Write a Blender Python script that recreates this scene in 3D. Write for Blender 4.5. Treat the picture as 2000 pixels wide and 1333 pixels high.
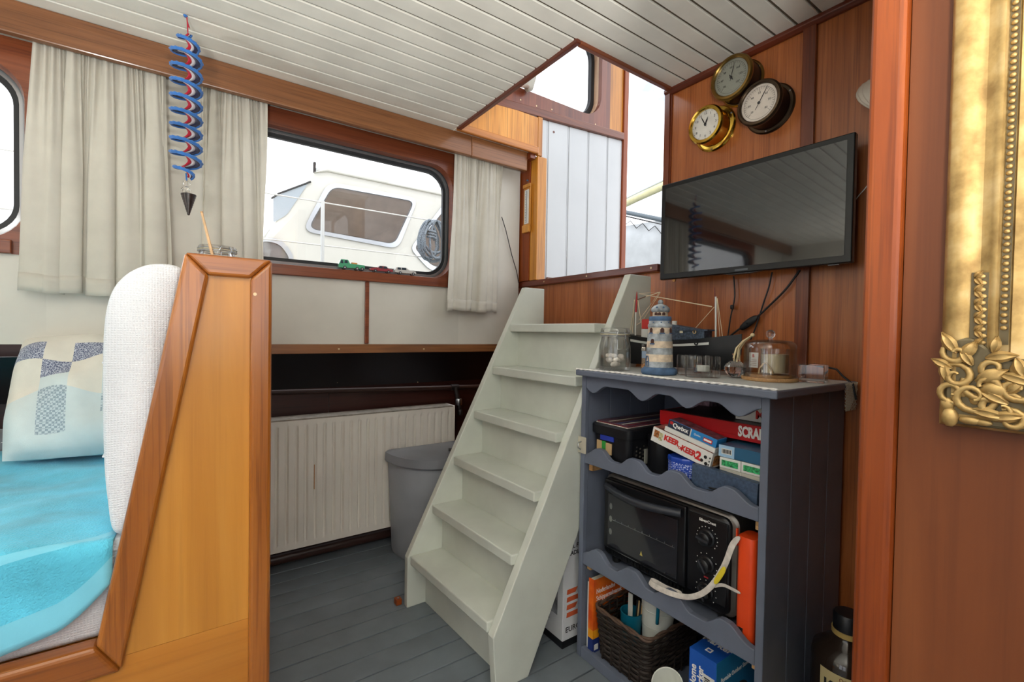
import bpy, bmesh, math, random
from math import sin, cos, pi, radians, sqrt
from mathutils import Vector, Matrix
random.seed(7)
for _o in list(bpy.data.objects): bpy.data.objects.remove(_o)
SC = bpy.context.scene
COL = SC.collection

# ---------------------------------------------------------------- camera
F_PX, CY_PX = 902.86, 668.2
YAW, PITCH, ROLL, EYE = 0.95962, -0.019882, 0.016691, 1.05
_f = Vector((cos(YAW)*cos(PITCH), sin(YAW)*cos(PITCH), sin(PITCH)))
_r0 = _f.cross(Vector((0, 0, 1))).normalized(); _u0 = _r0.cross(_f)
CR = _r0*cos(ROLL) + _u0*sin(ROLL); CU = -_r0*sin(ROLL) + _u0*cos(ROLL)
cam_d = bpy.data.cameras.new('camera'); cam = bpy.data.objects.new('camera', cam_d); COL.objects.link(cam)
cam_d.sensor_fit = 'HORIZONTAL'; cam_d.sensor_width = 36.0; cam_d.lens = F_PX/2000*36.0
cam_d.shift_y = (CY_PX-666.5)/2000; cam_d.clip_start = 0.02; cam_d.clip_end = 400
_m = Matrix.Identity(4)
for i in range(3):
    _m[i][0] = CR[i]; _m[i][1] = CU[i]; _m[i][2] = -_f[i]
_m[2][3] = EYE
cam.matrix_world = _m
SC.camera = cam

def at(x, y, axis, val):
    """world point seen at photo pixel (x, y) on the plane axis = val (0 X, 1 Y, 2 Z)"""
    d = CR*((x-1000)/F_PX) + CU*(-(y-CY_PX)/F_PX) + _f
    c = Vector((0, 0, EYE))
    return c + d*((val-c[axis])/d[axis])
def aX(x, y, v): return at(x, y, 0, v)
def aY(x, y, v): return at(x, y, 1, v)
def aZ(x, y, v): return at(x, y, 2, v)

# ---------------------------------------------------------------- sky and exposure
vs = SC.view_settings
vs.view_transform = 'Standard'; vs.look = 'None'; vs.gamma = 1.0; vs.use_curve_mapping = False
vs.exposure = 1.45
UPW = 15.5        # watts of each added fill uplighter
W = bpy.data.worlds.new('sky'); SC.world = W; W.use_nodes = True
_n = W.node_tree.nodes; _l = W.node_tree.links; _n.clear()
_tc = _n.new('ShaderNodeTexCoord'); _mp = _n.new('ShaderNodeMapping'); _mp.inputs['Scale'].default_value = (2.2, 2.2, 4.0)
_nz = _n.new('ShaderNodeTexNoise'); _nz.inputs['Scale'].default_value = 1.6; _nz.inputs['Detail'].default_value = 7; _nz.inputs['Roughness'].default_value = 0.58
_rp = _n.new('ShaderNodeValToRGB'); _rp.color_ramp.elements[0].position = 0.36; _rp.color_ramp.elements[1].position = 0.50
_rp.color_ramp.elements[0].color = (0.30, 0.34, 0.43, 1); _rp.color_ramp.elements[1].color = (0.93, 0.96, 1.0, 1)
_bg = _n.new('ShaderNodeBackground'); _bg.inputs['Strength'].default_value = 1.14
_wo = _n.new('ShaderNodeOutputWorld')
_l.new(_tc.outputs['Generated'], _mp.inputs[0]); _l.new(_mp.outputs[0], _nz.inputs['Vector']); _l.new(_nz.outputs['Fac'], _rp.inputs[0])
_l.new(_rp.outputs[0], _bg.inputs[0]); _l.new(_bg.outputs[0], _wo.inputs[0])
# hazy midday sun standing high on the starboard side
_sd = bpy.data.lights.new('sun', 'SUN'); _sd.energy = 0.4; _sd.angle = radians(6); _sd.color = (1.0, .96, .90)
sun = bpy.data.objects.new('sun', _sd); COL.objects.link(sun); sun.location = (1, -6, 14)
sun.rotation_euler = Vector((-.10, cos(radians(66)), -sin(radians(66)))).to_track_quat('-Z', 'Y').to_euler()
SC.cycles.max_bounces = 12; SC.cycles.diffuse_bounces = 6; SC.cycles.glossy_bounces = 5; SC.cycles.transmission_bounces = 10; SC.cycles.transparent_max_bounces = 16
SC.cycles.caustics_reflective = False; SC.cycles.caustics_refractive = False; SC.cycles.sample_clamp_indirect = 6.0
SC.cycles.use_denoising = True

# ---------------------------------------------------------------- mesh helpers
class MB:
    def __init__(s): s.v = []; s.f = []; s.mi = []; s.cur = 0
    def mat(s, i): s.cur = i; return s
    def _add(s, vs_, fs):
        b = len(s.v); s.v += [Vector(p) for p in vs_]
        for f in fs: s.f.append([b+i for i in f]); s.mi.append(s.cur)
        return s
    def box(s, x0, x1, y0, y1, z0, z1):
        x0, x1 = min(x0, x1), max(x0, x1); y0, y1 = min(y0, y1), max(y0, y1); z0, z1 = min(z0, z1), max(z0, z1)
        return s._add([(x0,y0,z0),(x1,y0,z0),(x1,y1,z0),(x0,y1,z0),(x0,y0,z1),(x1,y0,z1),(x1,y1,z1),(x0,y1,z1)],
                      [(0,3,2,1),(4,5,6,7),(0,1,5,4),(1,2,6,5),(2,3,7,6),(3,0,4,7)])
    def prism(s, pts, axis, a, b):
        def mk(p, w): return {'x': (w, p[0], p[1]), 'y': (p[0], w, p[1]), 'z': (p[0], p[1], w)}[axis]
        n = len(pts)
        return s._add([mk(p, a) for p in pts]+[mk(p, b) for p in pts],
                      [tuple(range(n))[::-1], tuple(range(n, 2*n))] + [(i, (i+1) % n, n+(i+1) % n, n+i) for i in range(n)])
    def loft(s, loops, cap=True, closed=True):
        n = len(loops[0]); vs_ = [p for lp in loops for p in lp]; fs = []
        for k in range(len(loops)-1):
            for i in range(n if closed else n-1):
                j = (i+1) % n; fs.append((k*n+i, k*n+j, (k+1)*n+j, (k+1)*n+i))
        if cap: fs.append(tuple(range(n))[::-1]); fs.append(tuple((len(loops)-1)*n+i for i in range(n)))
        return s._add(vs_, fs)
    def ringloft(s, loops):          # closed in both directions (a picture-frame / torus)
        n = len(loops[0]); m = len(loops); vs_ = [p for lp in loops for p in lp]
        return s._add(vs_, [(k*n+i, k*n+(i+1) % n, ((k+1) % m)*n+(i+1) % n, ((k+1) % m)*n+i) for k in range(m) for i in range(n)])
    def lathe(s, prof, c=(0, 0, 0), n=24, axis='z', cap=True):
        c = Vector(c); loops = []
        for r, h in prof:
            lp = []
            for i in range(n):
                a = 2*pi*i/n; p, q = r*cos(a), r*sin(a)
                lp.append(c + Vector({'z': (p, q, h), 'x': (h, p, q), 'y': (q, h, p)}[axis]))
            loops.append(lp)
        return s.loft(loops, cap)
    def tube(s, pts, r, n=8, closed=False):
        pts = [Vector(p) for p in pts]; rs = r if isinstance(r, (list, tuple)) else [r]*len(pts); loops = []
        up = None
        for i, p in enumerate(pts):
            if closed: t = pts[(i+1) % len(pts)] - pts[i-1]
            else: t = pts[min(i+1, len(pts)-1)] - pts[max(i-1, 0)]
            t.normalize()
            if up is None: up = Vector((0, 0, 1)) if abs(t.z) < .9 else Vector((1, 0, 0))
            u = (up - t*up.dot(t)).normalized(); w = t.cross(u); up = u
            loops.append([p + u*rs[i]*cos(2*pi*k/n) + w*rs[i]*sin(2*pi*k/n) for k in range(n)])
        return s.ringloft(loops) if closed else s.loft(loops)
    def ball(s, c, r, n=12, m=8, sc=(1, 1, 1)):
        c = Vector(c); loops = []
        for j in range(1, m):
            a = pi*j/m
            loops.append([c + Vector((r*sc[0]*sin(a)*cos(2*pi*i/n), r*sc[1]*sin(a)*sin(2*pi*i/n), -r*sc[2]*cos(a))) for i in range(n)])
        return s.loft(loops)
    def grid(s, fn, nu, nv):
        vs_ = [fn(i/nu, j/nv) for j in range(nv+1) for i in range(nu+1)]
        return s._add(vs_, [(j*(nu+1)+i, j*(nu+1)+i+1, (j+1)*(nu+1)+i+1, (j+1)*(nu+1)+i) for j in range(nv) for i in range(nu)])
    def xf(s, M, start=0):
        for i in range(start, len(s.v)): s.v[i] = M @ s.v[i]
        return s
    def build(s, name, mat, parent=None, smooth=None, bevel=0, seg=2, label=None, solid=0, sub=0, **kw):
        xs = [p.x for p in s.v]; ys = [p.y for p in s.v]; zs = [p.z for p in s.v]
        o0 = Vector(((min(xs)+max(xs))/2, (min(ys)+max(ys))/2, min(zs)))
        me = bpy.data.meshes.new(name); me.from_pydata([p-o0 for p in s.v], [], s.f); me.validate()
        for mt in (mat if isinstance(mat, (list, tuple)) else [mat]): me.materials.append(mt)
        if isinstance(mat, (list, tuple)) and len(me.polygons) == len(s.mi): me.polygons.foreach_set('material_index', s.mi)
        bm = bmesh.new(); bm.from_mesh(me); bmesh.ops.recalc_face_normals(bm, faces=bm.faces); bm.to_mesh(me); bm.free()
        if smooth is not None:
            me.polygons.foreach_set('use_smooth', [True]*len(me.polygons))
            if smooth < 180: me.set_sharp_from_angle(angle=radians(smooth))
        o = bpy.data.objects.new(name, me); COL.objects.link(o)
        wl = Vector((0, 0, 0)); p = parent
        while p is not None: wl += p.location; p = p.parent
        o.location = o0 - wl
        if parent is not None: o.parent = parent
        if solid:
            md = o.modifiers.new('thickness', 'SOLIDIFY'); md.thickness = solid; md.offset = 0
        if sub:
            md = o.modifiers.new('smooth', 'SUBSURF'); md.levels = md.render_levels = sub
        if bevel:
            md = o.modifiers.new('edge', 'BEVEL'); md.width = bevel; md.segments = seg; md.limit_method = 'ANGLE'; md.angle_limit = radians(40)
        if label: o['label'] = label
        for k, val in kw.items(): o[k] = val
        return o

def thing(name, label, cat, loc, group=None):
    o = bpy.data.objects.new(name, None); COL.objects.link(o); o.location = Vector(loc); o.empty_display_size = .05
    o['label'] = label; o['category'] = cat
    if group: o['group'] = group
    return o
def tag(o, label, cat, group=None):
    o['label'] = label; o['category'] = cat
    if group: o['group'] = group
    return o
def structure(name, loc=(0, 0, 0), label=None, cat=None):
    o = bpy.data.objects.new(name, None); COL.objects.link(o); o.location = Vector(loc); o['kind'] = 'structure'; o.empty_display_size = .05
    if label: o['label'] = label
    if cat: o['category'] = cat
    return o
def rrect(x0, x1, z0, z1, r, n=6):
    """rounded rectangle loop in 2-D; r one radius or four (br, tr, tl, bl)"""
    rr = r if isinstance(r, (list, tuple)) else [r]*4
    out = []
    for (cx, cz, a0), q in zip([(x1, z0, -pi/2), (x1, z1, 0), (x0, z1, pi/2), (x0, z0, pi)], rr):
        sx = -1 if cx == x1 else 1; sz = 1 if cz == z0 else -1
        for i in range(n+1):
            a = a0 + pi/2*i/n; out.append((cx+sx*q+q*cos(a), cz+sz*q+q*sin(a)))
    return out
def lettering(text, size, parent, mat, M, extrude=0.0004, bold=0.0, name='lettering', shear=0.0, width=None, align='CENTER', spacing=1.0):
    """flat text as a mesh; M maps text space (x right, y up, z out of the surface) to the world"""
    cu = bpy.data.curves.new(name, 'FONT'); cu.body = text; cu.size = size; cu.extrude = extrude; cu.offset = bold; cu.shear = shear
    cu.align_x = align; cu.align_y = 'CENTER'; cu.resolution_u = 3; cu.space_character = spacing
    t = bpy.data.objects.new(name, cu); COL.objects.link(t); bpy.context.view_layer.update()
    me = bpy.data.meshes.new_from_object(t.evaluated_get(bpy.context.evaluated_depsgraph_get()))
    bpy.data.objects.remove(t); bpy.data.curves.remove(cu)
    vs_ = [v.co.copy() for v in me.vertices]; fs = [list(p.vertices) for p in me.polygons]; bpy.data.meshes.remove(me)
    if not vs_: return None
    if width:
        w = max(p.x for p in vs_) - min(p.x for p in vs_)
        for p in vs_: p.x *= width/w
    mb = MB(); mb._add([M @ p for p in vs_], fs)
    return mb.build(name, mat, parent)
def plane_m(o, ux, uy):
    """matrix with columns ux (right), uy (up), normal"""
    ux = Vector(ux).normalized(); uy = Vector(uy); uy = (uy-ux*uy.dot(ux)).normalized(); n = ux.cross(uy)
    M = Matrix.Identity(4)
    for i in range(3): M[i][0] = ux[i]; M[i][1] = uy[i]; M[i][2] = n[i]; M[i][3] = o[i]
    return M
def copy_tree(o, parent=None):
    c = o.copy(); COL.objects.link(c); c.parent = parent
    for ch in list(o.children): copy_tree(ch, c)
    return c

# ---------------------------------------------------------------- materials
def lin(h):
    if isinstance(h, str):
        h = h.lstrip('#'); c = [int(h[i:i+2], 16)/255 for i in (0, 2, 4)]
    else: c = h
    return tuple(x/12.92 if x <= .04045 else ((x+.055)/1.055)**2.4 for x in c) + (1.0,)
MATS = {}
def base(name, col, rough=.5, metal=0.0, coat=0.0, spec=.5, trans=0.0, ior=1.45, emit=None, sheen=0.0, alpha=1.0):
    m = bpy.data.materials.new(name); m.use_nodes = True; nt = m.node_tree; b = nt.nodes['Principled BSDF']
    b.inputs['Base Color'].default_value = lin(col); b.inputs['Roughness'].default_value = rough; b.inputs['Metallic'].default_value = metal
    b.inputs['Coat Weight'].default_value = coat; b.inputs['Coat Roughness'].default_value = .16; b.inputs['Specular IOR Level'].default_value = spec
    b.inputs['Transmission Weight'].default_value = trans; b.inputs['IOR'].default_value = ior; b.inputs['Sheen Weight'].default_value = sheen
    if emit: b.inputs['Emission Color'].default_value = lin(col); b.inputs['Emission Strength'].default_value = emit
    MATS[name] = m
    return m, nt, b
def coords(nt, scale, rand=True):
    tc = nt.nodes.new('ShaderNodeTexCoord'); mp = nt.nodes.new('ShaderNodeMapping'); mp.inputs['Scale'].default_value = scale
    nt.links.new(tc.outputs['Object'], mp.inputs[0])
    if rand:
        oi = nt.nodes.new('ShaderNodeObjectInfo'); mu = nt.nodes.new('ShaderNodeMath'); mu.operation = 'MULTIPLY'; mu.inputs[1].default_value = 37.0
        nt.links.new(oi.outputs['Random'], mu.inputs[0]); nt.links.new(mu.outputs[0], mp.inputs['Location'])
    return mp.outputs[0]
def noise(nt, vec, scale, detail=4, rough=.55, dist=0.0):
    n = nt.nodes.new('ShaderNodeTexNoise'); n.inputs['Scale'].default_value = scale; n.inputs['Detail'].default_value = detail
    n.inputs['Roughness'].default_value = rough; n.inputs['Distortion'].default_value = dist; nt.links.new(vec, n.inputs['Vector']); return n.outputs['Fac']
def ramp(nt, fac, stops):
    r = nt.nodes.new('ShaderNodeValToRGB'); el = r.color_ramp.elements
    while len(el) < len(stops): el.new(.5)
    for e, (p, c) in zip(el, stops): e.position = p; e.color = lin(c)
    nt.links.new(fac, r.inputs[0]); return r.outputs[0]
def bump(nt, b, h, strength=.2, dist=.002):
    bp = nt.nodes.new('ShaderNodeBump'); bp.inputs['Strength'].default_value = strength; bp.inputs['Distance'].default_value = dist
    nt.links.new(h, bp.inputs['Height']); nt.links.new(bp.outputs[0], b.inputs['Normal'])
def mulc(nt, a, bb, fac=1.0):
    mx = nt.nodes.new('ShaderNodeMix'); mx.data_type = 'RGBA'; mx.blend_type = 'MULTIPLY'; mx.inputs[0].default_value = fac
    nt.links.new(a, mx.inputs[6]); nt.links.new(bb, mx.inputs[7]); return mx.outputs[2]
def paint(name, col, var=.06, scale=6, rough=.45, bumps=.08, coat=0.0, stain=None, spec=.5):
    m, nt, b = base(name, col, rough, coat=coat, spec=spec)
    v = coords(nt, (1, 1, 1)); f = noise(nt, v, scale, 5)
    c = [int(col[i:i+2], 16)/255 for i in (1, 3, 5)]
    d = [max(0, x*(1-var*1.6)) for x in c]; e = [min(1, x*(1+var)) for x in c]
    o = ramp(nt, f, [(.3, d), (.7, e)])
    if stain:
        f2 = noise(nt, v, scale*3.1, 6, .7); o = mulc(nt, o, ramp(nt, f2, [(.56, '#ffffff'), (.72, stain)]), .8)
    nt.links.new(o, b.inputs['Base Color'])
    if bumps: bump(nt, b, noise(nt, v, scale*14, 4), bumps, .0015)
    return m
def wood(name, dark, mid, light, axis='z', rough=.35, coat=.35, scale=1.0, bumps=.08, fig=.5, pore=.55):
    """varnished timber, grain along axis"""
    m, nt, b = base(name, mid, rough, coat=coat)
    k = {'x': (.55, 9, 9), 'y': (9, .55, 9), 'z': (9, 9, .55)}[axis]
    v = coords(nt, tuple(q*scale for q in k))
    f1 = noise(nt, v, 3.0, 8, .62, .6)
    k2 = {'x': (.12, 1.4, 1.4), 'y': (1.4, .12, 1.4), 'z': (1.4, 1.4, .12)}[axis]
    v2 = coords(nt, tuple(q*scale for q in k2)); f2 = noise(nt, v2, 3.2, 3, .5, fig)
    k3 = {'x': (1.2, 60, 60), 'y': (60, 1.2, 60), 'z': (60, 60, 1.2)}[axis]
    v3 = coords(nt, tuple(q*scale for q in k3)); f3 = noise(nt, v3, 3.0, 3, .6)
    c = ramp(nt, f1, [(.28, dark), (.5, mid), (.74, light)])
    c = mulc(nt, c, ramp(nt, f2, [(.3, '#c9bdb2'), (.62, '#ffffff')]), .8)
    c = mulc(nt, c, ramp(nt, f3, [(.33, '#a89a90'), (.5, '#ffffff')]), pore)
    nt.links.new(c, b.inputs['Base Color']); bump(nt, b, f3, bumps, .001)
    return m
def fabric(name, col, col2=None, weave=900, var=.05, rough=.9, bumps=.25, trans=0.0):
    m, nt, b = base(name, col, rough, spec=.15, sheen=.25)
    v = coords(nt, (1, 1, 1), False)
    c = [int(col[i:i+2], 16)/255 for i in (1, 3, 5)]
    f = noise(nt, v, 9, 4); o = ramp(nt, f, [(.3, [x*(1-var) for x in c]), (.7, [min(1, x*(1+var)) for x in c])])
    nt.links.new(o, b.inputs['Base Color'])
    w = noise(nt, v, weave, 2); bump(nt, b, w, bumps, .002)
    if trans:
        tr = nt.nodes.new('ShaderNodeBsdfTranslucent'); nt.links.new(o, tr.inputs[0]); mx = nt.nodes.new('ShaderNodeMixShader'); mx.inputs[0].default_value = trans
        nt.links.new(b.outputs[0], mx.inputs[1]); nt.links.new(tr.outputs[0], mx.inputs[2]); nt.links.new(mx.outputs[0], nt.nodes['Material Output'].inputs[0])
    return m
def pane(name, tint='#ffffff', refl=.06):
    """thin window glass: lets light straight through, mirrors a little"""
    m = bpy.data.materials.new(name); m.use_nodes = True; nt = m.node_tree; nt.nodes.clear(); out = nt.nodes.new('ShaderNodeOutputMaterial')
    t = nt.nodes.new('ShaderNodeBsdfTransparent'); t.inputs[0].default_value = lin(tint); g = nt.nodes.new('ShaderNodeBsdfGlossy'); g.inputs['Roughness'].default_value = .01
    lw = nt.nodes.new('ShaderNodeLayerWeight'); lw.inputs[0].default_value = .25
    mr = nt.nodes.new('ShaderNodeMapRange'); mr.inputs[3].default_value = refl*.5; mr.inputs[4].default_value = min(1, refl*9); nt.links.new(lw.outputs['Fresnel'], mr.inputs[0])
    mx = nt.nodes.new('ShaderNodeMixShader'); nt.links.new(mr.outputs[0], mx.inputs[0]); nt.links.new(t.outputs[0], mx.inputs[1]); nt.links.new(g.outputs[0], mx.inputs[2]); nt.links.new(mx.outputs[0], out.inputs[0])
    MATS[name] = m; return m
def plain(name, col, rough=.5, metal=0.0, **k): return base(name, col, rough, metal, **k)[0]

M_MAHOG = wood('mahogany_panel', '#94501f', '#ab602c', '#bc723d', 'z', .42, .5, 1.0, .05)
M_MAHOGD = wood('mahogany_trim', '#632b15', '#78391d', '#8a4927', 'z', .38, .4, 1.0, .05)
M_MAHOGX = wood('mahogany_trim_long', '#653019', '#7a3e21', '#8c4d2c', 'x', .4, .35, 1.0, .05)
M_MAHOGY = wood('mahogany_trim_cross', '#54210f', '#682c16', '#7a381d', 'y', .38, .4, 1.0, .05)
M_VALANCE = wood('valance_oak', '#724829', '#865733', '#99663e', 'x', .42, .35, 1.0, .05)
M_TEAK = wood('teak_ply', '#b5701f', '#cf8a2e', '#dc9c40', 'z', .4, .3, .8, .04)
M_TEAKX = wood('teak_moulding', '#b0682a', '#c47c34', '#d28f45', 'x', .4, .3, .8, .04)
M_POST = wood('orange_post', '#7d3606', '#90420c', '#a35216', 'z', .48, .12, .9, .05)
M_HONEY = wood('honey_ply', '#c38029', '#d18f36', '#dc9f48', 'z', .42, .35, .4, .03, 2.2, .15)
M_HONEYD = wood('honey_ply_lower', '#b26e20', '#c07c2a', '#cc8a38', 'x', .42, .35, .4, .03, 2.2, .15)
M_BENCH = wood('bench_frame_wood', '#95541c', '#a86320', '#b8732c', 'z', .3, .6, .9, .05)
M_BENCHX = wood('bench_rail_wood', '#8f501c', '#a15e22', '#b26f2e', 'x', .3, .6, .9, .05)
M_PARTN = wood('partition_panel', '#663416', '#733d1b', '#7f4823', 'z', .55, .0, .5, .03, 1.6, .2)
M_CREAM = paint('cream_panel', '#cbc8be', .03, 3, .5, .03)
M_CEIL = paint('ceiling_paint', '#e6e4da', .035, 5, .42, .05)
M_CEILD = plain('ceiling_groove', '#62594a', .8)
M_FLOOR = paint('floor_paint', '#6e767d', .07, 5, .36, .06)
M_FLOORG = plain('floor_gap', '#2b2320', .8)
M_STAIR = paint('stair_paint', '#c9cdc3', .03, 5, .34, .04)
M_WHITE = paint('white_boards', '#c3c6c8', .015, 3, .4, .02)
M_BLACKSH = base('black_sheet', '#150f10', .28, coat=.2)[0]
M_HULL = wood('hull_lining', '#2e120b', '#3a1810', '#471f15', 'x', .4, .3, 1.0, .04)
M_ALU = plain('aluminium', '#c9cdd0', .35, .9)
M_RUBBER = plain('black_rubber', '#17191c', .5)
M_GLASS = pane('window_glass')
M_BRASS = base('polished_brass', '#d8b04a', .16, 1.0)[0]
M_STEEL = plain('steel', '#a8abad', .3, 1.0)
M_SCREW = plain('screw_head', '#c9b08a', .4, .6)
# ================================================================ THE SETTING
XB, ZC, YW = 1.48, 1.97, 2.0          # bulkhead face, ceiling, port window wall
X0, Y0 = -2.3, -1.35                  # aft end and starboard side of the saloon
YS = 1.885                            # wheelhouse side wall
HX, HY0, HY1 = 1.0, 1.10, 1.868       # companionway hatch in the ceiling

# ---- floor: painted planks running fore and aft
floor = structure('floor')
MB().box(X0, XB, Y0, 2.27, -.06, -.012).build('subfloor', M_FLOORG, floor)
_y = 2.27
_pl = [2.27, 2.179, 2.09, 2.0]
while _pl[-1] > Y0: _pl.append(_pl[-1]-.0895)
for a, b in zip(_pl, _pl[1:]):
    b = max(b, Y0)
    if a-b < .01: continue
    dz = random.uniform(-.0012, .0)
    MB().box(X0, XB, b+.0024, a-.0024, -.02, dz).build('plank', M_FLOOR, floor, bevel=.0012)

# ---- ceiling: painted tongue-and-groove boards, cut out for the hatch
ceil = structure('ceiling')
_mb = MB(); _mb.box(X0, HX+.02, Y0, 2.06, ZC+.006, ZC+.05); _mb.box(HX+.02, XB, Y0, HY0-.004, ZC+.006, ZC+.05); _mb.box(HX+.02, XB, YS+.02, 2.06, ZC+.006, ZC+.05)
_mb.build('deckhead', M_CEILD, ceil)
_g = [1.94, 1.845, 1.764, 1.687, 1.615, 1.546, 1.481, 1.418, 1.353, 1.290, 1.227, 1.155, 1.091]
while _g[-1] > Y0: _g.append(_g[-1]-.0625)
for a, b in zip(_g, _g[1:]):
    b = max(b, Y0); x1 = HX-.012 if (b > HY0-.03 and a < HY1+.01) else XB
    if a-b < .01: continue
    g = .0035
    if a > 1.94-.001: x1 = HX-.012
    MB().prism([(b+.0085, ZC+.0055), (b+.0085, ZC+.0015), (b+.010, ZC), (a-.0015, ZC), (a, ZC+.0015), (a, ZC+.0055)], 'x', X0, x1).build('board', M_CEIL, ceil)
MB().box(HX-.012, XB-.01, 1.8775, 1.94, ZC-.002, ZC+.008).build('board', M_CEIL, ceil)
MB().box(X0, XB-.01, 1.9405, 2.0, ZC-.004, ZC+.012).build('board', M_CEIL, ceil)

# ---- bulkhead with the television (forward wall)
wf = structure('wall_front')
YD = 1.108                            # companionway edge of the full-height part
_by = (.640, .604)
MB().box(XB, XB+.03, .62, YD, -.06, ZC+.2).build('panel', M_MAHOG, wf)
MB().box(XB, XB+.03, Y0, .6195, -.06, ZC+.2).build('panel', M_MAHOG, wf)
MB().box(XB, XB+.03, YD, 2.30, -.06, 1.30).build('panel', M_MAHOG, wf)
MB().box(XB-.012, XB, .606, .642, 0, ZC-.02).build('batten', M_MAHOGD, wf, bevel=.003)
MB().box(XB-.012, XB+.04, YD-.012, YD+.012, 1.322, ZC+.2).build('jamb', M_MAHOGD, wf, bevel=.002)
MB().box(XB-.006, XB, YD-.016, YD-.0125, 1.322, ZC-.022).build('jamb_bead', M_MAHOGD, wf)  # narrow mahogany strip beside the jamb
MB().prism([(XB-.018, ZC), (XB, ZC), (XB, ZC-.022), (XB-.008, ZC-.022), (XB-.018, ZC-.012)], 'y', Y0, YD+.012).build('moulding', M_MAHOGY, wf, bevel=.002)
MB().box(XB-.03, XB+.045, YD+.013, 2.03, 1.292, 1.321).build('sill_rail', M_MAHOGY, wf, bevel=.004)
for yy in (1.15, 1.5, 1.8):
    MB().lathe([(.004, 0), (.004, .0012), (.002, .002)], (XB-.0315, yy, 1.307), 10, 'x').build('screw', M_SCREW, wf)
MB().lathe([(.006, 0), (.006, .002), (.003, .003)], (XB-.003, YD-.04, 1.255), 12, 'x').build('wood_plug', M_TEAK, wf)
# ---- corner post between saloon window wall and companionway
tp = structure('trim_1')
MB().box(XB-.035, XB+.02, 1.925, 2.028, 1.322, ZC).build('post_face', M_POST, tp, bevel=.002)
MB().box(XB-.042, XB+.02, 2.0285, 2.052, .99, ZC-.06).build('edge_strip', M_MAHOGD, tp, bevel=.003)
MB().box(XB-.03, XB+.03, 1.868, 1.924, 1.322, ZC-.02).build('corner_strip', M_TEAK, tp, bevel=.003)
MB().box(1.448, 1.477, 1.866, 1.884, ZC-.019, 2.147).build('corner_strip', M_TEAK, tp, bevel=.003)
MB().box(1.412, 1.446, 1.880, 1.9245, ZC-.035, ZC-.0025).build('corner_block', M_MAHOGD, tp, bevel=.002)
# ---- hatch surround in the ceiling
th = structure('trim_2')
MB().box(HX-.012, HX+.006, HY0-.014, HY1+.004, ZC-.012, ZC+.05).build('aft_lip', M_MAHOGY, th, bevel=.003)
MB().box(HX+.0065, XB-.0125, HY0-.014, HY0+.004, ZC-.012, ZC+.05).build('starboard_lip', M_MAHOGX, th, bevel=.003)
MB().box(HX-.012, XB-.03, 1.859, 1.877, ZC-.014, ZC+.022).build('port_moulding', M_TEAKX, th, bevel=.005)
MB().box(HX, 1.447, 1.868, 1.88, ZC+.0225, 2.14).build('coaming_panel', M_TEAK, th)
MB().box(HX-.03, HX-.012, HY0-.4, YS+.02, ZC+.052, 2.16).build('aft_coaming', M_TEAK, th)
# ---- wheelhouse side seen through the companionway
wh = structure('wall_wheelhouse')
def zl(x): return 2.118+.066*(x-1.0)
def ledge(x0, x1, lo, hi, y0, y1): return MB().prism([(x0, zl(x0)+lo), (x1, zl(x1)+lo), (x1, zl(x1)+hi), (x0, zl(x0)+hi)], 'y', y0, y1)
ledge(.85, 2.085, .0, .04, YS-.018, YS+.02).build('ledge', M_MAHOGX, wh, bevel=.003)
_gx = [1.478]+[aY(p, 330, YS).x for p in (1069.4, 1110, 1148.6, 1186)]+[2.088]
for a, b in zip(_gx, _gx[1:]):
    MB().prism([(a+.004, 1.20), (b-.008, 1.20), (b-.008, zl(b)), (a+.004, zl(a))], 'y', YS, YS+.015).build('board', M_WHITE, wh, bevel=.003)
    MB().prism([(b-.006, 1.20), (b+.002, 1.20), (b+.002, zl(b)), (b-.006, zl(b))], 'y', YS+.002, YS+.014).build('bead', M_WHITE, wh, bevel=.003)
MB().lathe([(.006, 0), (.006, .002)], tuple(aY(1082, 258, YS-.002)), 12, 'y').build('screw_hole', M_MAHOGD, wh)
MB().box(XB+.05, 2.085, YS-.014, YS-.001, 1.20, aX(1075, 543, 1.56).z).build('skirting', M_MAHOGX, wh, bevel=.002)
MB().box(2.0885, 2.125, YS-.012, YS+.05, 1.20, 2.95).build('end_post', M_POST, wh, bevel=.003)
MB().prism([(1.976, zl(1.976)+.041), (2.088, zl(2.088)+.041), (2.088, 2.95), (1.976, 2.95)], 'y', YS, YS+.02).build('end_panel', M_TEAK, wh)
# window board with a rounded opening
_wi = rrect(1.165, 1.905, 2.262, 2.74, .13, 8)
def window_board(y0, y1, ox0, ox1, oz0, oz1, inner):
    out = [(x, zl(x)+.02 if z < oz0+.01 else z) for x, z in rrect(ox0, ox1, oz0, oz1, .002, 8)]
    lp = lambda l, y: [Vector((p[0], y, p[1])) for p in l]
    return MB().ringloft([lp(out, y0), lp(out, y1), lp(inner, y1), lp(inner, y0)])
window_board(YS-.006, YS+.02, .86, 1.975, 2.135, 2.94, _wi).build('window_board', M_MAHOGD, wh)
for px, py in ((1017, 195), (1048, 207), (1075, 222), (1078, 214), (1129, 248), (1163, 243)):
    MB().lathe([(.004, 0), (.004, .001)], tuple(aY(px, py, YS-.007)), 8, 'y').build('screw', M_SCREW, wh)
w3 = structure('window_3')
lp3 = lambda l, y: [Vector((p[0], y, p[1])) for p in l]
MB().ringloft([lp3(_wi, YS+.0205), lp3(_wi, YS+.075), lp3(rrect(1.15, 1.92, 2.247, 2.755, .14, 8), YS+.075), lp3(rrect(1.15, 1.92, 2.247, 2.755, .14, 8), YS+.0205)]).build('reveal', wood('pale_reveal', '#cfa988', '#dcb898', '#e6c8ab', 'z', .5, .1), w3)
_wi2 = rrect(1.19, 1.88, 2.285, 2.715, .115, 8)
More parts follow.
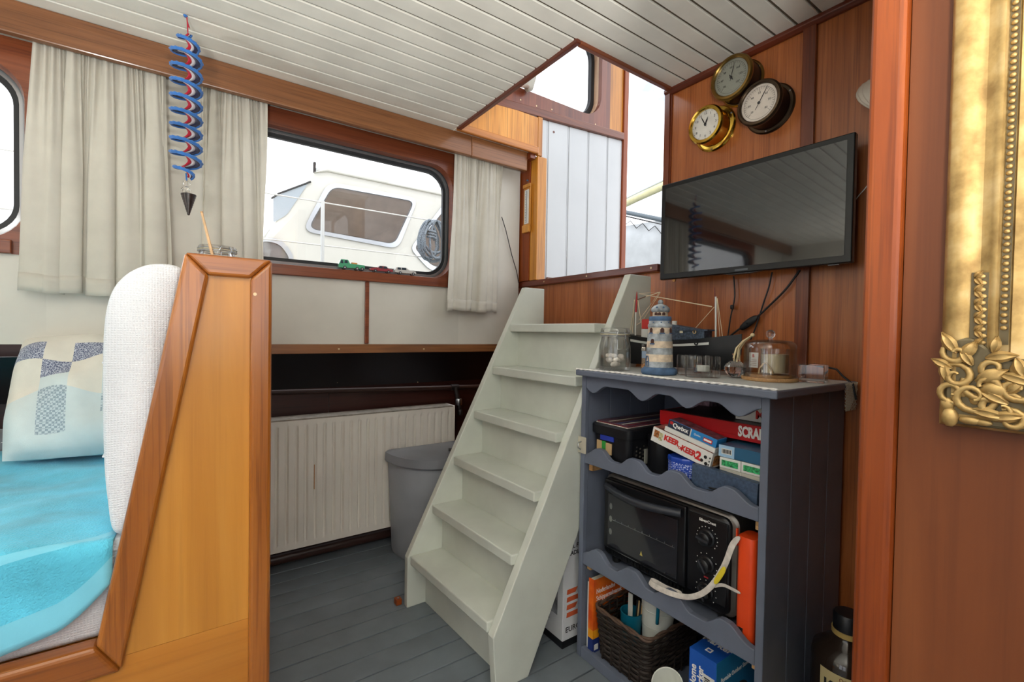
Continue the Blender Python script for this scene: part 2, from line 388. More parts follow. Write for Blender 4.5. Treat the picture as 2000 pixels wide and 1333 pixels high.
MB().ringloft([lp3(_wi2, YS+.055), lp3(_wi2, YS+.08), lp3(_wi, YS+.08), lp3(_wi, YS+.055)]).build('rubber_seal', M_RUBBER, w3)
MB().prism(rrect(1.185, 1.885, 2.28, 2.72, .118, 8), 'y', YS+.066, YS+.070).build('pane', M_GLASS, w3)
# wheelhouse sole and roof, out of the photo's sight
MB().box(XB+.045, 2.6, Y0, YS+.02, 1.16, 1.20).build('wheelhouse_sole', M_FLOOR, wh)
rf = structure('ceiling_wheelhouse')
MB().box(.7, 2.16, .1, YS+.14, 2.992, 2.996).build('diffuser_top', fabric('diffuser_canvas', '#efeeea', None, 300, .02, .9, .2, trans=.45), rf)  # unseen top, made translucent to spread soft daylight down the hatch
for _a in ((.72, .76, .12, YS+.02), (2.09, 2.13, .12, YS+.02)): MB().box(_a[0], _a[1], _a[2], _a[3], 2.954, 2.99).build('roof_beam', M_POST, rf)
MB().box(2.09, 2.13, .12, .16, 1.20, 2.953).build('roof_post', M_POST, rf)
MB().box(.72, .76, .12, .16, 2.02, 2.953).build('roof_post', M_POST, rf)
MB().box(.72, .76, YS-.02, YS+.02, 2.02, 2.953).build('roof_post', M_POST, rf)

# ---- port window wall
wl = structure('wall_left')
W1 = (.125, 1.03, 1.305, 1.825); W2 = (-1.6, -.41, 1.305, 1.825)
YB = YW+.06
_xb1 = aY(716, 600, YW).x
MB().box(X0, W2[0]-.05, YW, YB, .99, ZC+.02).build('panel', M_CREAM, wl)
MB().box(W2[1]+.05, W1[0]-.05, YW, YB, .99, ZC+.02).build('panel', M_CREAM, wl)
MB().box(W1[1]+.05, XB-.043, YW, YB, .99, ZC+.02).build('panel', M_CREAM, wl)
MB().box(W1[0]-.05, _xb1, YW, YB, .99, W1[2]-.04).build('panel', M_CREAM, wl)
MB().box(_xb1, W1[1]+.05, YW, YB, .99, W1[2]-.04).build('panel', M_CREAM, wl)
MB().box(W2[0]-.05, W2[1]+.05, YW, YB, .99, W2[2]-.04).build('panel', M_CREAM, wl)
MB().box(W1[0]-.05, W1[1]+.05, YW, YB, W1[3]+.05, ZC+.02).build('panel', M_CREAM, wl)
MB().box(W2[0]-.05, W2[1]+.05, YW, YB, W2[3]+.05, ZC+.02).build('panel', M_CREAM, wl)
MB().box(_xb1-.009, _xb1+.009, YW-.008, YW, .992, 1.276).build('batten', M_MAHOGX, wl, bevel=.002)
tr = structure('trim_3')
MB().box(.1, XB-.043, YW-.014, YW+.03, .952, .9895).build('shelf_strip', M_VALANCE, tr, bevel=.002)
for px in (662, 828): MB().lathe([(.004, 0), (.004, .001)], tuple(aY(px, 682, YW-.015)), 8, 'y').build('screw', M_SCREW, tr)
def port_window(n, X, sill=True):
    w = structure('window_%d' % n); x0, x1, z0, z1 = X; r = .105
    L = lambda l, y: [Vector((p[0], y, p[1])) for p in l]
    a = rrect(x0, x1, z0, z1, r, 8)
    out = rrect(x0-.05, x1+.05, z0-.045, z1+.075, .002, 8)
    MB().ringloft([L(out, YW-.006), L(out, YW+.02), L(a, YW+.02), L(rrect(x0-.006, x1+.006, z0-.006, z1+.006, r, 8), YW-.006)]).build('wooden_surround', M_MAHOGX, w, smooth=40)
    MB().ringloft([L(a, YW+.0205), L(a, YB+.01), L(rrect(x0-.02, x1+.02, z0-.02, z1+.02, r, 8), YB+.01), L(rrect(x0-.02, x1+.02, z0-.02, z1+.02, r, 8), YW+.0205)]).build('dark_lining', M_RUBBER, w, smooth=40)
    b = rrect(x0+.012, x1-.012, z0+.012, z1-.012, r-.01, 8); c = rrect(x0+.026, x1-.026, z0+.026, z1-.026, r-.02, 8)
    MB().ringloft([L(a, YW+.03), L(a, YW+.045), L(b, YW+.05), L(b, YW+.026)]).build('aluminium_frame', M_ALU, w, smooth=40)
    MB().ringloft([L(b, YW+.034), L(b, YW+.05), L(c, YW+.05), L(c, YW+.034)]).build('rubber_seal', M_RUBBER, w, smooth=40)
    MB().prism(rrect(x0+.02, x1-.02, z0+.02, z1-.02, r-.015, 8), 'y', YW+.040, YW+.044).build('pane', M_GLASS, w)
    MB().box(x0-.05, x1-.02, YW-.021, YW-.0065, z0-.045, z0-.004).build('sill', M_MAHOGX, w, bevel=.003)
    return w
port_window(1, W1); port_window(2, W2)
# valance beam in two lengths
tv = structure('trim_4')
_xj = aY(921, 290, 1.905).x
MB().box(X0, _xj-.0006, 1.902, 1.926, 1.874, ZC-.001).build('valance_board', M_VALANCE, tv, bevel=.004)
MB().box(_xj+.0006, 1.41, 1.902, 1.926, 1.874, ZC-.001).build('valance_board', M_VALANCE, tv, bevel=.004)
# under the side deck: black sheet, dark hull lining, pipes
hl = structure('wall_hull')
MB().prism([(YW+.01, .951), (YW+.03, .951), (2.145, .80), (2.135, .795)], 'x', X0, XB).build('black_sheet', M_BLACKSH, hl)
for px in (545, 659, 816): MB().lathe([(.003, 0), (.003, .001)], tuple(aY(px, 747, 2.118)), 8, 'y').build('screw', M_SCREW, hl)
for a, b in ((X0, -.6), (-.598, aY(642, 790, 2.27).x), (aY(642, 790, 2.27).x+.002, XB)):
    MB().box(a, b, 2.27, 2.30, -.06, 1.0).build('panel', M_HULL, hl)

# ---- unseen rest of the saloon, so that light bounces as it would
wr = structure('wall_right')
SW = [(-2.2, -.85), (-.75, .65)]; sz0, sz1 = .75, 1.88
xs = X0
for a, b in SW:
    MB().box(xs, a, Y0-.05, Y0, 0, ZC+.02).build('panel', M_CREAM, wr)
    MB().box(a, b, Y0-.05, Y0, 0, sz0).build('panel', M_CREAM, wr); MB().box(a, b, Y0-.05, Y0, sz1, ZC+.02).build('panel', M_CREAM, wr); xs = b
MB().box(xs, XB, Y0-.05, Y0, 0, ZC+.02).build('panel', M_CREAM, wr)
for k, (a, b) in enumerate(SW):
    w = structure('window_%d' % (4+k))
    MB().ringloft([[Vector((p[0], y, p[1])) for p in l] for l, y in ((rrect(a, b, sz0, sz1, .003, 4), Y0), (rrect(a, b, sz0, sz1, .003, 4), Y0-.03), (rrect(a+.03, b-.03, sz0+.03, sz1-.03, .1, 4), Y0-.03), (rrect(a+.03, b-.03, sz0+.03, sz1-.03, .1, 4), Y0))]).build('frame', M_MAHOGX, w)
    MB().box(a+.01, b-.01, Y0-.025, Y0-.02, sz0+.01, sz1-.01).build('pane', M_GLASS, w)
wb = structure('wall_back')
MB().box(X0-.05, X0, Y0-.05, -.55, 0, ZC+.02).build('panel', M_CREAM, wb); MB().box(X0-.05, X0, .75, 2.06, 0, ZC+.02).build('panel', M_CREAM, wb)
MB().box(X0-.05, X0, -.55, .75, 0, .35).build('panel', M_CREAM, wb); MB().box(X0-.05, X0, -.55, .75, 1.88, ZC+.02).build('panel', M_CREAM, wb)
dr = structure('door_1')
for a, b in ((-.55, .10), (.10, .75)):
    MB().ringloft([[Vector((x, p[0], p[1])) for p in l] for l, x in ((rrect(a, b, .35, 1.88, .003, 3), X0), (rrect(a, b, .35, 1.88, .003, 3), X0-.03), (rrect(a+.06, b-.06, .45, 1.82, .03, 3), X0-.03), (rrect(a+.06, b-.06, .45, 1.82, .03, 3), X0))]).build('door_frame', M_MAHOGD, dr)
    MB().box(X0-.02, X0-.016, a+.05, b-.05, .44, 1.83).build('pane', M_GLASS, dr)
# ---- near partition on the right, with its end post
XP = .70
pt = structure('wall_partition')
MB().box(XP, XP+.03, Y0, .186, 0, ZC).build('panel', M_PARTN, pt)
MB().box(XP-.014, XP+.045, .187, .223, 0, ZC-.0005).build('end_post', M_POST, pt, bevel=.007, seg=3)

# ---- harbour water outside
tag(MB().box(-60, 60, -60, 60, -1.1, -.9).build('harbour_water', base('water', '#4d5a60', .12)[0]), 'grey harbour water around the boats', 'water')
bpy.data.objects['harbour_water']['kind'] = 'structure'
# ---- concrete quay off the starboard side, unseen, added to bounce daylight inside
qy = structure('bounce_quay')
MB().box(-40, 40, -40, Y0-.35, -1.0, -.12).build('bounce_paving', paint('bounce_concrete', '#c4beb2', .06, 2, .85, .1), qy)
MB().box(-40, 40, Y0-.45, Y0-.35, -1.0, -.05).build('bounce_quay_edge', paint('bounce_edge_stone', '#a8a298', .06, 2, .85, .1), qy)
# ---- added fill lamps shaped as uplighters, unseen in the after saloon
M_OPAL = base('fill_lamp_glass', '#fff3df', .4, emit=2.0)[0]  # glowing bowls of the added fill lamps
def uplighter(x, y, h, watts, label):
    t = thing('added_fill_lamp', label, 'lamp', (x, y, 0), 'added fill uplighters')
    MB().lathe([(.13, 0), (.13, .012), (.10, .02), (.015, .03)], (x, y, 0), 32).build('foot', M_BRASS, t, smooth=40)
    MB().tube([(x, y, .03), (x, y, h-.08)], .012, 12).build('stem', M_BRASS, t, smooth=60)
    MB().lathe([(.03, h-.08), (.10, h-.06), (.145, h-.02), (.155, h), (.150, h), (.14, h-.02), (.095, h-.055), (.002, h-.07)], (x, y, 0), 36, cap=False).build('bowl', M_OPAL, t, smooth=60)
    ld = bpy.data.lights.new('fill_bulb', 'AREA'); ld.shape = 'DISK'; ld.size = .24; ld.energy = watts; ld.color = (1.0, .985, .955)
    lo = bpy.data.objects.new('fill_bulb', ld); COL.objects.link(lo); lo.parent = t; lo.location = (0, 0, h-.01); lo.rotation_euler = (pi, 0, 0)
uplighter(-.45, -.45, .95, UPW*1.2, 'added brass fill uplighter behind the viewer on the starboard side')
uplighter(.12, -.95, .95, UPW*1.4, 'added brass fill uplighter under the starboard windows')
uplighter(-1.75, .9, .95, UPW*.5, 'added brass fill uplighter in the after port corner')
# ================================================================ LARGE THINGS
# ---- steep painted stairs
st = thing('companionway_stairs', 'steep pale grey-green painted wooden stairs leading up to the hatch', 'stairs', (.95, 1.38, 0))
MB().prism([(.68, 0), (.68, .19), (1.212, 1.25), (1.32, 1.25), (1.32, 1.09), (.815, 0)], 'y', 1.634, 1.662).build('stringer', M_STAIR, st, bevel=.003)
MB().prism([(.735, 0), (.722, .165), (1.277, 1.264), (1.389, 1.264), (1.389, 1.085), (.852, 0)], 'y', 1.10, 1.130).build('stringer', M_STAIR, st, bevel=.003)
_tx = [.690, .778, .868, .958, 1.045, 1.134]; _tz = [.198, .375, .552, .729, .907, 1.087]
for k in range(6):
    d = .03*(1-k/5); x, z = _tx[k], _tz[k]; dep = .145
    MB().prism([(x+d, 1.1305), (x+dep+d, 1.1305), (x+dep, 1.6335), (x, 1.6335)], 'z', z-.033, z).build('tread', M_STAIR, st, bevel=.004)
    if k < 5:
        zt = _tz[k+1]-.0335
        MB().prism([(x+dep-.012+d, 1.1305), (x+dep+d, 1.1305), (x+dep, 1.6335), (x+dep-.012, 1.6335)], 'z', z+.0005, zt).build('riser', M_STAIR, st)
MB().prism([(.785, 1.1305), (.797, 1.1305), (.767, 1.6335), (.755, 1.6335)], 'z', 0, .1645).build('riser', M_STAIR, st)
blk = thing('foot_block', 'tiny brown wooden block screwed down at the foot of the stairs', 'block', (.665, 1.675, 0))
MB().box(.652, .674, 1.668, 1.695, 0, .022).build('block', M_POST, blk, bevel=.002)
MB().lathe([(.004, .022), (.004, .0235), (.002, .0245)], (.663, 1.68, 0), 10).build('screw', M_STEEL, blk)

# ---- panel radiator with its pipes
M_RAD = paint('radiator_enamel', '#ded9d0', .02, 4, .4, .02)
ra = thing('radiator', 'cream enamelled ribbed panel radiator below the side deck', 'radiator', (.6, 2.17, .105))
rx0, rx1, rz0, rz1, ry = -.05, 1.138, .108, .664, 2.13
def _rib(u, v):
    x = rx0+.012+(rx1-rx0-.024)*u; z = rz0+(rz1-rz0)*v
    ph = ((x-.301) % .0382)/.0382; g = max(0, 1-abs(ph-.06 if ph < .5 else ph-1.06)/.20)
    g = min(1, g*1.6)
    t = min(1, max(0, (v-.035)/.05), max(0, (.965-v)/.05))
    return (x, ry+.011*g*t, z)
_m = MB(); nx = 360
_vs = [0, .035, .05, .085, .5, .915, .95, .965, 1]
_m._add([_rib(i/nx, v) for v in _vs for i in range(nx+1)], [(j*(nx+1)+i, j*(nx+1)+i+1, (j+1)*(nx+1)+i+1, (j+1)*(nx+1)+i) for j in range(len(_vs)-1) for i in range(nx)])
_m.build('ribbed_front', M_RAD, ra, smooth=35)
MB().box(rx0+.005, rx1-.005, ry+.016, ry+.09, rz0+.005, rz1-.004).build('body', M_RAD, ra)
MB().box(rx0, rx0+.012, ry-.002, ry+.095, rz0-.003, rz1+.003).build('end_cover', M_RAD, ra, bevel=.003)
MB().box(rx1-.012, rx1, ry-.002, ry+.095, rz0-.003, rz1+.003).build('end_cover', M_RAD, ra, bevel=.003)
MB().box(rx0+.0125, rx1-.0125, ry-.002, ry+.095, rz1-.003, rz1+.003).build('top_grille', paint('dusty_grille', '#8d857a', .12, 30, .8, .1), ra, bevel=.002)
MB().box(aY(614, 935, ry).x-.0015, aY(614, 935, ry).x+.0015, ry-.0006, ry+.001, aY(614, 956, ry).z, aY(614, 908, ry).z).build('rust_streak', plain('rust', '#a5703a', .8), ra)
M_PIPE = plain('brown_pipe', '#3a2620', .35, 0.0)
M_PIPED = plain('dark_fitting', '#2a2422', .45, .3)
pp = thing('heating_pipe', 'dark brown heating pipe along the hull lining above the radiator', 'pipe', (.5, 2.215, .75))
_pz = lambda x: .776-.026*(x-.29)/.89
MB().tube([(x, 2.215, _pz(x)) for x in (-1.2, -.2, .6, 1.16)], .012, 10).build('pipe_run', M_PIPE, pp, smooth=60)
MB().tube([(1.155, 2.215, _pz(1.155)), (1.20, 2.215, _pz(1.2))], .017, 10).build('tee_fitting', M_PIPED, pp, smooth=60)
MB().tube([(1.2, 2.215, _pz(1.2)), (1.46, 2.215, _pz(1.46))], .012, 10).build('pipe_run', M_PIPE, pp, smooth=60)
MB().tube([(1.18, 2.205, _pz(1.18)), (1.19, 2.20, .69), (1.20, 2.195, .63)], .011, 10).build('drop_pipe', M_PIPED, pp, smooth=60)
MB().lathe([(.016, .655), (.018, .66), (.018, .685), (.016, .69)], (1.195, 2.197, 0), 12).build('valve_nut', M_STEEL, pp, smooth=40)
MB().lathe([(.012, .60), (.014, .605), (.014, .625), (.01, .632)], (1.203, 2.193, 0), 12).build('valve_cap', M_PIPED, pp, smooth=40)
fp = MB().tube([(-1.4, 2.238, .035), (0, 2.238, .035), (1.44, 2.238, .035)], .026, 12).build('floor_pipe', M_PIPE, None, smooth=60)
tag(fp, 'dark brown pipe lying on the floor under the radiator', 'pipe')

# ---- half-round waste bin
M_BIN = paint('bin_grey', '#a2a7ae', .03, 6, .45, .03); M_BINL = paint('bin_lid_grey', '#83868d', .03, 6, .4, .03)
bn = thing('waste_bin', 'half-round grey plastic waste bin standing beside the stairs', 'bin', (.97, 1.98, 0))
def half(cx, yb, a, b, n=22): return [(cx-a*cos(pi*i/n), yb-b*abs(sin(pi*i/n))**.9) for i in range(n+1)]
cxb, ybb = .965, 2.10
lp = lambda a, b, z, y=ybb: [Vector((p[0], p[1], z)) for p in half(cxb, y, a, b)]
MB().loft([lp(.165, .225, 0), lp(.172, .235, .02), lp(.195, .262, .445)]).build('body', M_BIN, bn, smooth=40)
MB().loft([lp(.205, .275, .438), lp(.21, .28, .445), lp(.208, .278, .482), lp(.19, .26, .49)]).build('lid', M_BINL, bn, smooth=30)
MB().prism([(1.0, 1.93), (1.10, 1.86), (1.13, 1.90), (1.02, 1.97)], 'z', .4902, .4925).build('flap_recess', M_RUBBER, bn)

# ---- dinette bench: framed end panel, back and seat
be = thing('dinette_bench', 'varnished wooden bench with framed sloping end panel in the foreground', 'bench', (-.2, 1.6, 0))
YE = 1.10
def q(x, y, yy=YE):
    p = aY(x, y, yy); return (p.x, p.z)
tl, tr_ = q(358, 498), q(530, 506)
zt = (tl[1]+tr_[1])/2+.002
xR, xr = q(530, 900)[0], q(488, 900)[0]
xs0 = q(361, 515)[0]
sl_o = lambda z: xs0 + (q(186, 1266)[0]-xs0)*(zt-z)/(zt-q(186, 1266)[1])       # outer slanted edge
w_st = q(407, 545)[0]-sl_o(q(407, 545)[1])
zi = q(450, 541)[1]; zr1 = q(186, 1266)[1]; zr0 = q(241, 1312)[1]
MB().prism([(xR, zt), (xR, 0.0), (xr, 0.0), (xr, zi)], 'y', YE, YE+.04).build('stile', M_BENCH, be, bevel=.007, seg=3)
MB().prism([(sl_o(zt), zt), (sl_o(zi)+w_st, zi), (xr, zi), (xR, zt)], 'y', YE, YE+.04).build('top_rail', M_BENCHX, be, bevel=.007, seg=3)
MB().prism([(sl_o(zt), zt), (sl_o(zr1), zr1), (sl_o(zr0)+w_st, zr0), (sl_o(zi)+w_st, zi)], 'y', YE, YE+.04).build('sloping_stile', M_BENCH, be, bevel=.007, seg=3)
MB().prism([(-1.05, zr1), (sl_o(zr1), zr1), (sl_o(zr0)+w_st, zr0), (-1.05, zr0)], 'y', YE-.002, YE+.04).build('seat_rail', M_BENCHX, be, bevel=.008, seg=3)
zj0, zj1 = q(250, 1287)[1], q(487, 1214)[1]
xi = lambda z: sl_o(z)+w_st-.01
MB().prism([(xi(zi), zi+.01), (xr+.01, zi+.01), (xr+.01, zj1), (xi(zj0), zj0)], 'y', YE+.014, YE+.03).build('end_panel', M_HONEY, be)
MB().prism([(xi(zj0), zj0-.0007), (xr+.01, zj1-.0007), (xr+.01, 0), (-1.05, 0), (-1.05, zr0+.01), (xi(zr0), zr0+.01)], 'y', YE+.014, YE+.03).build('lower_panel', M_HONEYD, be)
MB().box(xR-.03, xR, YE+.041, 1.975, .0, zt-.012).build('back_board', M_BENCH, be, bevel=.003)
MB().box(sl_o(zt)+.012, xR, YE+.041, 1.975, zt-.0115, zt-.002).build('back_cap', M_BENCH, be, bevel=.003)
MB().prism([(sl_o(zt)+.01, zt-.012), (sl_o(zt)+.03, zt-.012), (sl_o(.46)+.03, .46), (sl_o(.46)+.01, .46)], 'y', YE+.041, 1.975).build('back_slope', M_HONEY, be)
MB().box(-1.05, xR-.031, YE+.041, 2.2, .0, .455).build('seat_box', M_HONEYD, be)
MB().lathe([(.0035, 0), (.0035, .001), (.002, .0015)], (q(498, 575)[0], YE-.0012, q(498, 575)[1]), 8, 'y').build('screw', M_SCREW, be)

# ---- cushions and textiles on the bench
M_WHITEC = fabric('white_waffle', '#dde2e8', None, 420, .02, .95, .5)
def waffle(m, sc):
    nt = m.node_tree; b = nt.nodes['Principled BSDF']; v = coords(nt, (1, 1, 1), False)
    w = []
    for d in ('X', 'Z', 'Y'):
        t = nt.nodes.new('ShaderNodeTexWave'); t.bands_direction = d; t.inputs['Scale'].default_value = sc; t.inputs['Distortion'].default_value = .6; nt.links.new(v, t.inputs[0]); w.append(t.outputs['Fac'])
    a = nt.nodes.new('ShaderNodeMath'); a.operation = 'MULTIPLY'; nt.links.new(w[0], a.inputs[0]); nt.links.new(w[1], a.inputs[1])
    bump(nt, b, a.outputs[0], .35, .003)
waffle(M_WHITEC, 70)
cu = thing('back_cushion', 'upright white woven-covered back cushion behind the bench end panel', 'cushion', (-.07, 1.55, .62))
_o = [(-.015, 1.172), (-.045, 1.176), (-.075, 1.168), (-.103, 1.145), (-.122, 1.108), (-.131, 1.045), (-.133, .93), (-.131, .79), (-.126, .715), (-.118, .655)]
_right = [(sl_o(z)+.006, z) for z in (.655, .75, .9, 1.05, 1.15)]
_c0 = _o+_right; _lp = []
for i in range(len(_c0)):
    p0, p1, p2, p3 = (Vector(_c0[(i+k) % len(_c0)]) for k in (-1, 0, 1, 2))
    for k in range(5):
        s_ = k/5; w_ = .5*((2*p1)+(p2-p0)*s_+(2*p0-5*p1+4*p2-p3)*s_*s_+(-p0+3*p1-3*p2+p3)*s_**3); _lp.append((w_.x, w_.y))
_c = (sum(p[0] for p in _lp)/len(_lp), sum(p[1] for p in _lp)/len(_lp))
def _sh(k, y): return [Vector((_c[0]+(p[0]-_c[0])*k, y, _c[1]+(p[1]-_c[1])*(1-(1-k)*.25))) for p in _lp]
MB().loft([_sh(.82, YE+.045), _sh(.93, YE+.05), _sh(1, YE+.066), _sh(1.0, 1.5), _sh(1, 1.93), _sh(.9, 1.95)]).build('cover', M_WHITEC, cu, smooth=50)
for zz in (.80, .98):
    MB().tube([(-.1325, YE+.065, zz), (-.1325, 1.92, zz)], .002, 6).build('seam', M_WHITEC, cu)
ma = thing('seat_mattress', 'thick white seat mattress with woven cover under the blue towel', 'mattress', (-.6, 1.66, .4605))
def mloop(z, k): return [Vector((p[0], p[1], z)) for p in rrect(-1.04+k, .015-k, YE+.043+k, 2.19-k, .03, 5)]
MB().loft([mloop(.4605, .012), mloop(.475, 0), mloop(.625, 0), mloop(.64, .012)]).build('cover', M_WHITEC, ma, smooth=50)
MB().tube([(-1.03, YE+.0425, .625), (-.5, YE+.0425, .625), (0, YE+.0425, .625)], .003, 6).build('piping', M_WHITEC, ma)

M_TOWEL = fabric('terry_blue', '#5cc0de', None, 260, .10, .98, 1.0); M_TOWELB = fabric('towel_band', '#7ccde6', None, 900, .03, .9, .2)
tw = thing('blue_towel', 'turquoise terry towel spread over the bench seat', 'towel', (-.5, 1.6, .62))
def _drop(x): return max(.02, .645-(.515+.09*max(0, (x+.20)/.1)**1.5 if x > -.2 else .515+(x+.2)*.28))
def towel(u, v):
    x = -1.0+.885*u
    L1 = 2.10-1.145; D = _drop(x); s = v*(L1+.05+D)
    wob = .006*sin(9*x+7*s+2*sin(5*x))+.004*sin(23*x-14*s+1.5*sin(8*s))+.002*sin(40*s+6*x)
    if s < L1: y = 2.10-s; z = .648+wob+.004
    elif s < L1+.05:
        a = (s-L1)/.05*pi/2; y = 1.145-.018*sin(a); z = .652-.018*(1-cos(a))+wob*.6
    else:
        h = s-L1-.05; y = 1.127-.012*sin(5*h)*(1+.6*sin(11*x+2))-.003*sin(26*x); z = .634-h
    return (x, y, z)
_m = MB(); nu, nv = 60, 90
_m._add([towel(i/nu, j/nv) for j in range(nv+1) for i in range(nu+1)], [])
for j in range(nv):
    _m.mat(1 if (nv*.835 < j < nv*.865 or j > nv*.955) else 0)
    for i in range(nu): _m.f.append([j*(nu+1)+i, j*(nu+1)+i+1, (j+1)*(nu+1)+i+1, (j+1)*(nu+1)+i]); _m.mi.append(_m.cur)
_m.build('cloth', [M_TOWEL, M_TOWELB], tw, smooth=180, solid=.006)

# patchwork pillow: checked squares in separate fabrics
def patch_mat(name, col, kind):
    m = fabric(name, col, None, 700, .04, .92, .3)
    nt = m.node_tree; b = nt.nodes['Principled BSDF']; v = coords(nt, (1, 1, 1), False)
    if kind == 'damask':
        t = nt.nodes.new('ShaderNodeTexVoronoi'); t.feature = 'DISTANCE_TO_EDGE'; t.inputs['Scale'].default_value = 190; nt.links.new(v, t.inputs[0])
        nt.links.new(ramp(nt, t.outputs[0], [(.03, '#c3c8d4'), (.13, '#5d647d')]), b.inputs['Base Color'])
    elif kind == 'gingham':
        t = nt.nodes.new('ShaderNodeTexChecker'); t.inputs['Scale'].default_value = 160; t.inputs[1].default_value = lin('#94a3ad'); t.inputs[2].default_value = lin('#c2ced2'); nt.links.new(v, t.inputs[0]); nt.links.new(t.outputs[0], b.inputs['Base Color'])
    return m
M_PC = patch_mat('patch_cream', '#dcd8cc', ''); M_PD = patch_mat('patch_damask', '#5d647d', 'damask'); M_PG = patch_mat('patch_gingham', '#a9b6bd', 'gingham'); M_PB = patch_mat('patch_pale_blue', '#cbd6d6', '')
pw = thing('patchwork_pillow', 'patchwork pillow with navy and cream squares at the far end of the bench', 'pillow', (-.2, 1.93, .66))
def pillow(u, v, side):
    a, b = u*2-1, v*2-1
    th = .085*max(0, (1-abs(a)**3.5))**.5*max(0, (1-abs(b)**3.5))**.5*(1+.12*sin(9*a+4*b))
    px_ = -.20+.222*a*(1-.05*b*b); h = .20*b*(1-.04*a*a)
    tilt = radians(32)
    y = 1.905 + h*sin(tilt) + (-th if side else th)*cos(tilt); z = .842 + h*cos(tilt) + (-th if side else th)*(-sin(tilt))
    y += .012*sin(7*a+3*b)*(1-abs(b)); z += -.014*sin(5*a-6*b)*(1-b*b)
    return (px_, y, z)
_m = MB(); n = 42
_m._add([pillow(i/n, j/n, 1) for j in range(n+1) for i in range(n+1)], []); _b2 = len(_m.v); _m._add([pillow(i/n, j/n, 0) for j in range(n+1) for i in range(n+1)], [])
for sgn, off in ((1, 0), (0, _b2)):
    for j in range(n):
        for i in range(n):
            ci, cj = int(i/n*6.6), int((n-1-j)/n*7)
            k = [0, 0, 0, 0, 0, 0][0]
            if cj == 1: k = 1 if ci % 2 == 0 else 0
            elif cj == 2: k = 1 if ci % 2 == 1 else 0
            elif cj == 3: k = 3 if ci % 2 else 0
            elif cj == 4: k = 3 if ci % 2 == 0 else 2
            elif cj == 5: k = 2 if ci % 3 == 1 else 3
            elif cj == 6: k = 3
            _m.f.append([off+j*(n+1)+i, off+j*(n+1)+i+1, off+(j+1)*(n+1)+i+1, off+(j+1)*(n+1)+i]); _m.mi.append(k)
_m.build('cover', [M_PC, M_PD, M_PG, M_PB], pw, smooth=180)
M_GREYB = fabric('grey_fleece', '#6f7278', None, 300, .05, .95, .5)
gb = thing('grey_blanket', 'folded grey fleece blanket with white zigzag stitching at the frame edge', 'blanket', (-.62, 2.08, .655))
def blank(u, v): 
    a = v*pi; return (-.98+.66*u, 2.11-.075*cos(a)*1.0+.004*sin(20*u), .658+.055*sin(a)+.003*sin(25*u+5*v))
_m = MB(); _m.grid(blank, 30, 14); _m.build('fleece', M_GREYB, gb, smooth=180, solid=.008)
_z = [(-.95+.0095*i, 2.045-.004, .683+(.006 if i % 2 else -.006)) for i in range(62)]
MB().tube(_z, .0014, 4).build('zigzag_stitch', plain('white_thread', '#d8dadb', .8), gb)

# ---- curtains
M_CURT = fabric('unbleached_cotton', '#d3cfc3', None, 700, .03, .95, .25, trans=.24)
def curtain(name_label, xt0, xt1, xb0, xb1, ztop, zbot, folds, seed, yc=1.953):
    rnd = random.Random(seed); ph = [rnd.uniform(0, 6.28) for _ in range(8)]
    t = thing('curtain', name_label, 'curtain', ((xt0+xt1)/2, yc, zbot), 'cotton window curtains')
    def fn(u, v):
        w = u + (.035*sin(2*pi*folds*.55*u+ph[1])+.02*sin(2*pi*folds*1.1*u+ph[6]))*min(1, v*1.4)
        x = (xt0+(xt1-xt0)*w)*(1-v)+(xb0+(xb1-xb0)*w)*v
        k = min(1, v*2.0)
        s0 = sin(2*pi*folds*.62*w+ph[0]); s1 = sin(2*pi*folds*w+ph[2]+1.1*s0); s2 = sin(2*pi*folds*1.9*w+ph[3]); s3 = sin(2*pi*folds*4.1*w+ph[4]+2*s1)
        tri = 1-abs(((folds*w*1.0+ph[5]) % 1)*2-1)*2
        y = .008*s3*(1-v)**2.2 + (.004+.012*k)*s1 + .006*k*s0*v + .003*s2*(1-.5*v) + .004*tri*k
        x += (.004+.011*k)*cos(2*pi*folds*w+ph[2]+1.1*s0)
        return (x+.006*s2*k*v, yc+.0235*math.tanh(y/.0235), ztop+(zbot-ztop)*v+.004*s0*v)
    nu, nv = int(34*folds), 30
    _m = MB(); _m._add([fn(i/nu, j/nv*.93) for j in range(nv+1) for i in range(nu+1)], [(j*(nu+1)+i, j*(nu+1)+i+1, (j+1)*(nu+1)+i+1, (j+1)*(nu+1)+i) for j in range(nv) for i in range(nu)])
    _m.build('cloth', M_CURT, t, smooth=180)
    _m = MB(); _m._add([fn(i/nu, .93+j/3*.07) for j in range(4) for i in range(nu+1)], [(j*(nu+1)+i, j*(nu+1)+i+1, (j+1)*(nu+1)+i+1, (j+1)*(nu+1)+i) for j in range(3) for i in range(nu)])
    _m.build('hem', M_CURT, t, smooth=180, solid=.0022)
    MB().tube([(xt0-.005, yc, ztop-.004), (xt1+.005, yc, ztop-.004)], .002, 8).build('curtain_wire', M_STEEL, t, smooth=60)
curtain('wide gathered cream cotton curtain beside the leftmost window', -.372, -.06, -.394, -.045, 1.915, 1.147, 5, 3)
curtain('cream cotton curtain hanging behind the bench end at the middle window', .032, .236, .018, .262, 1.915, 1.147, 4, 11)
curtain('narrow cream cotton curtain right of the window near the stairs', 1.024, 1.295, .995, 1.272, 1.915, 1.150, 4.6, 23)
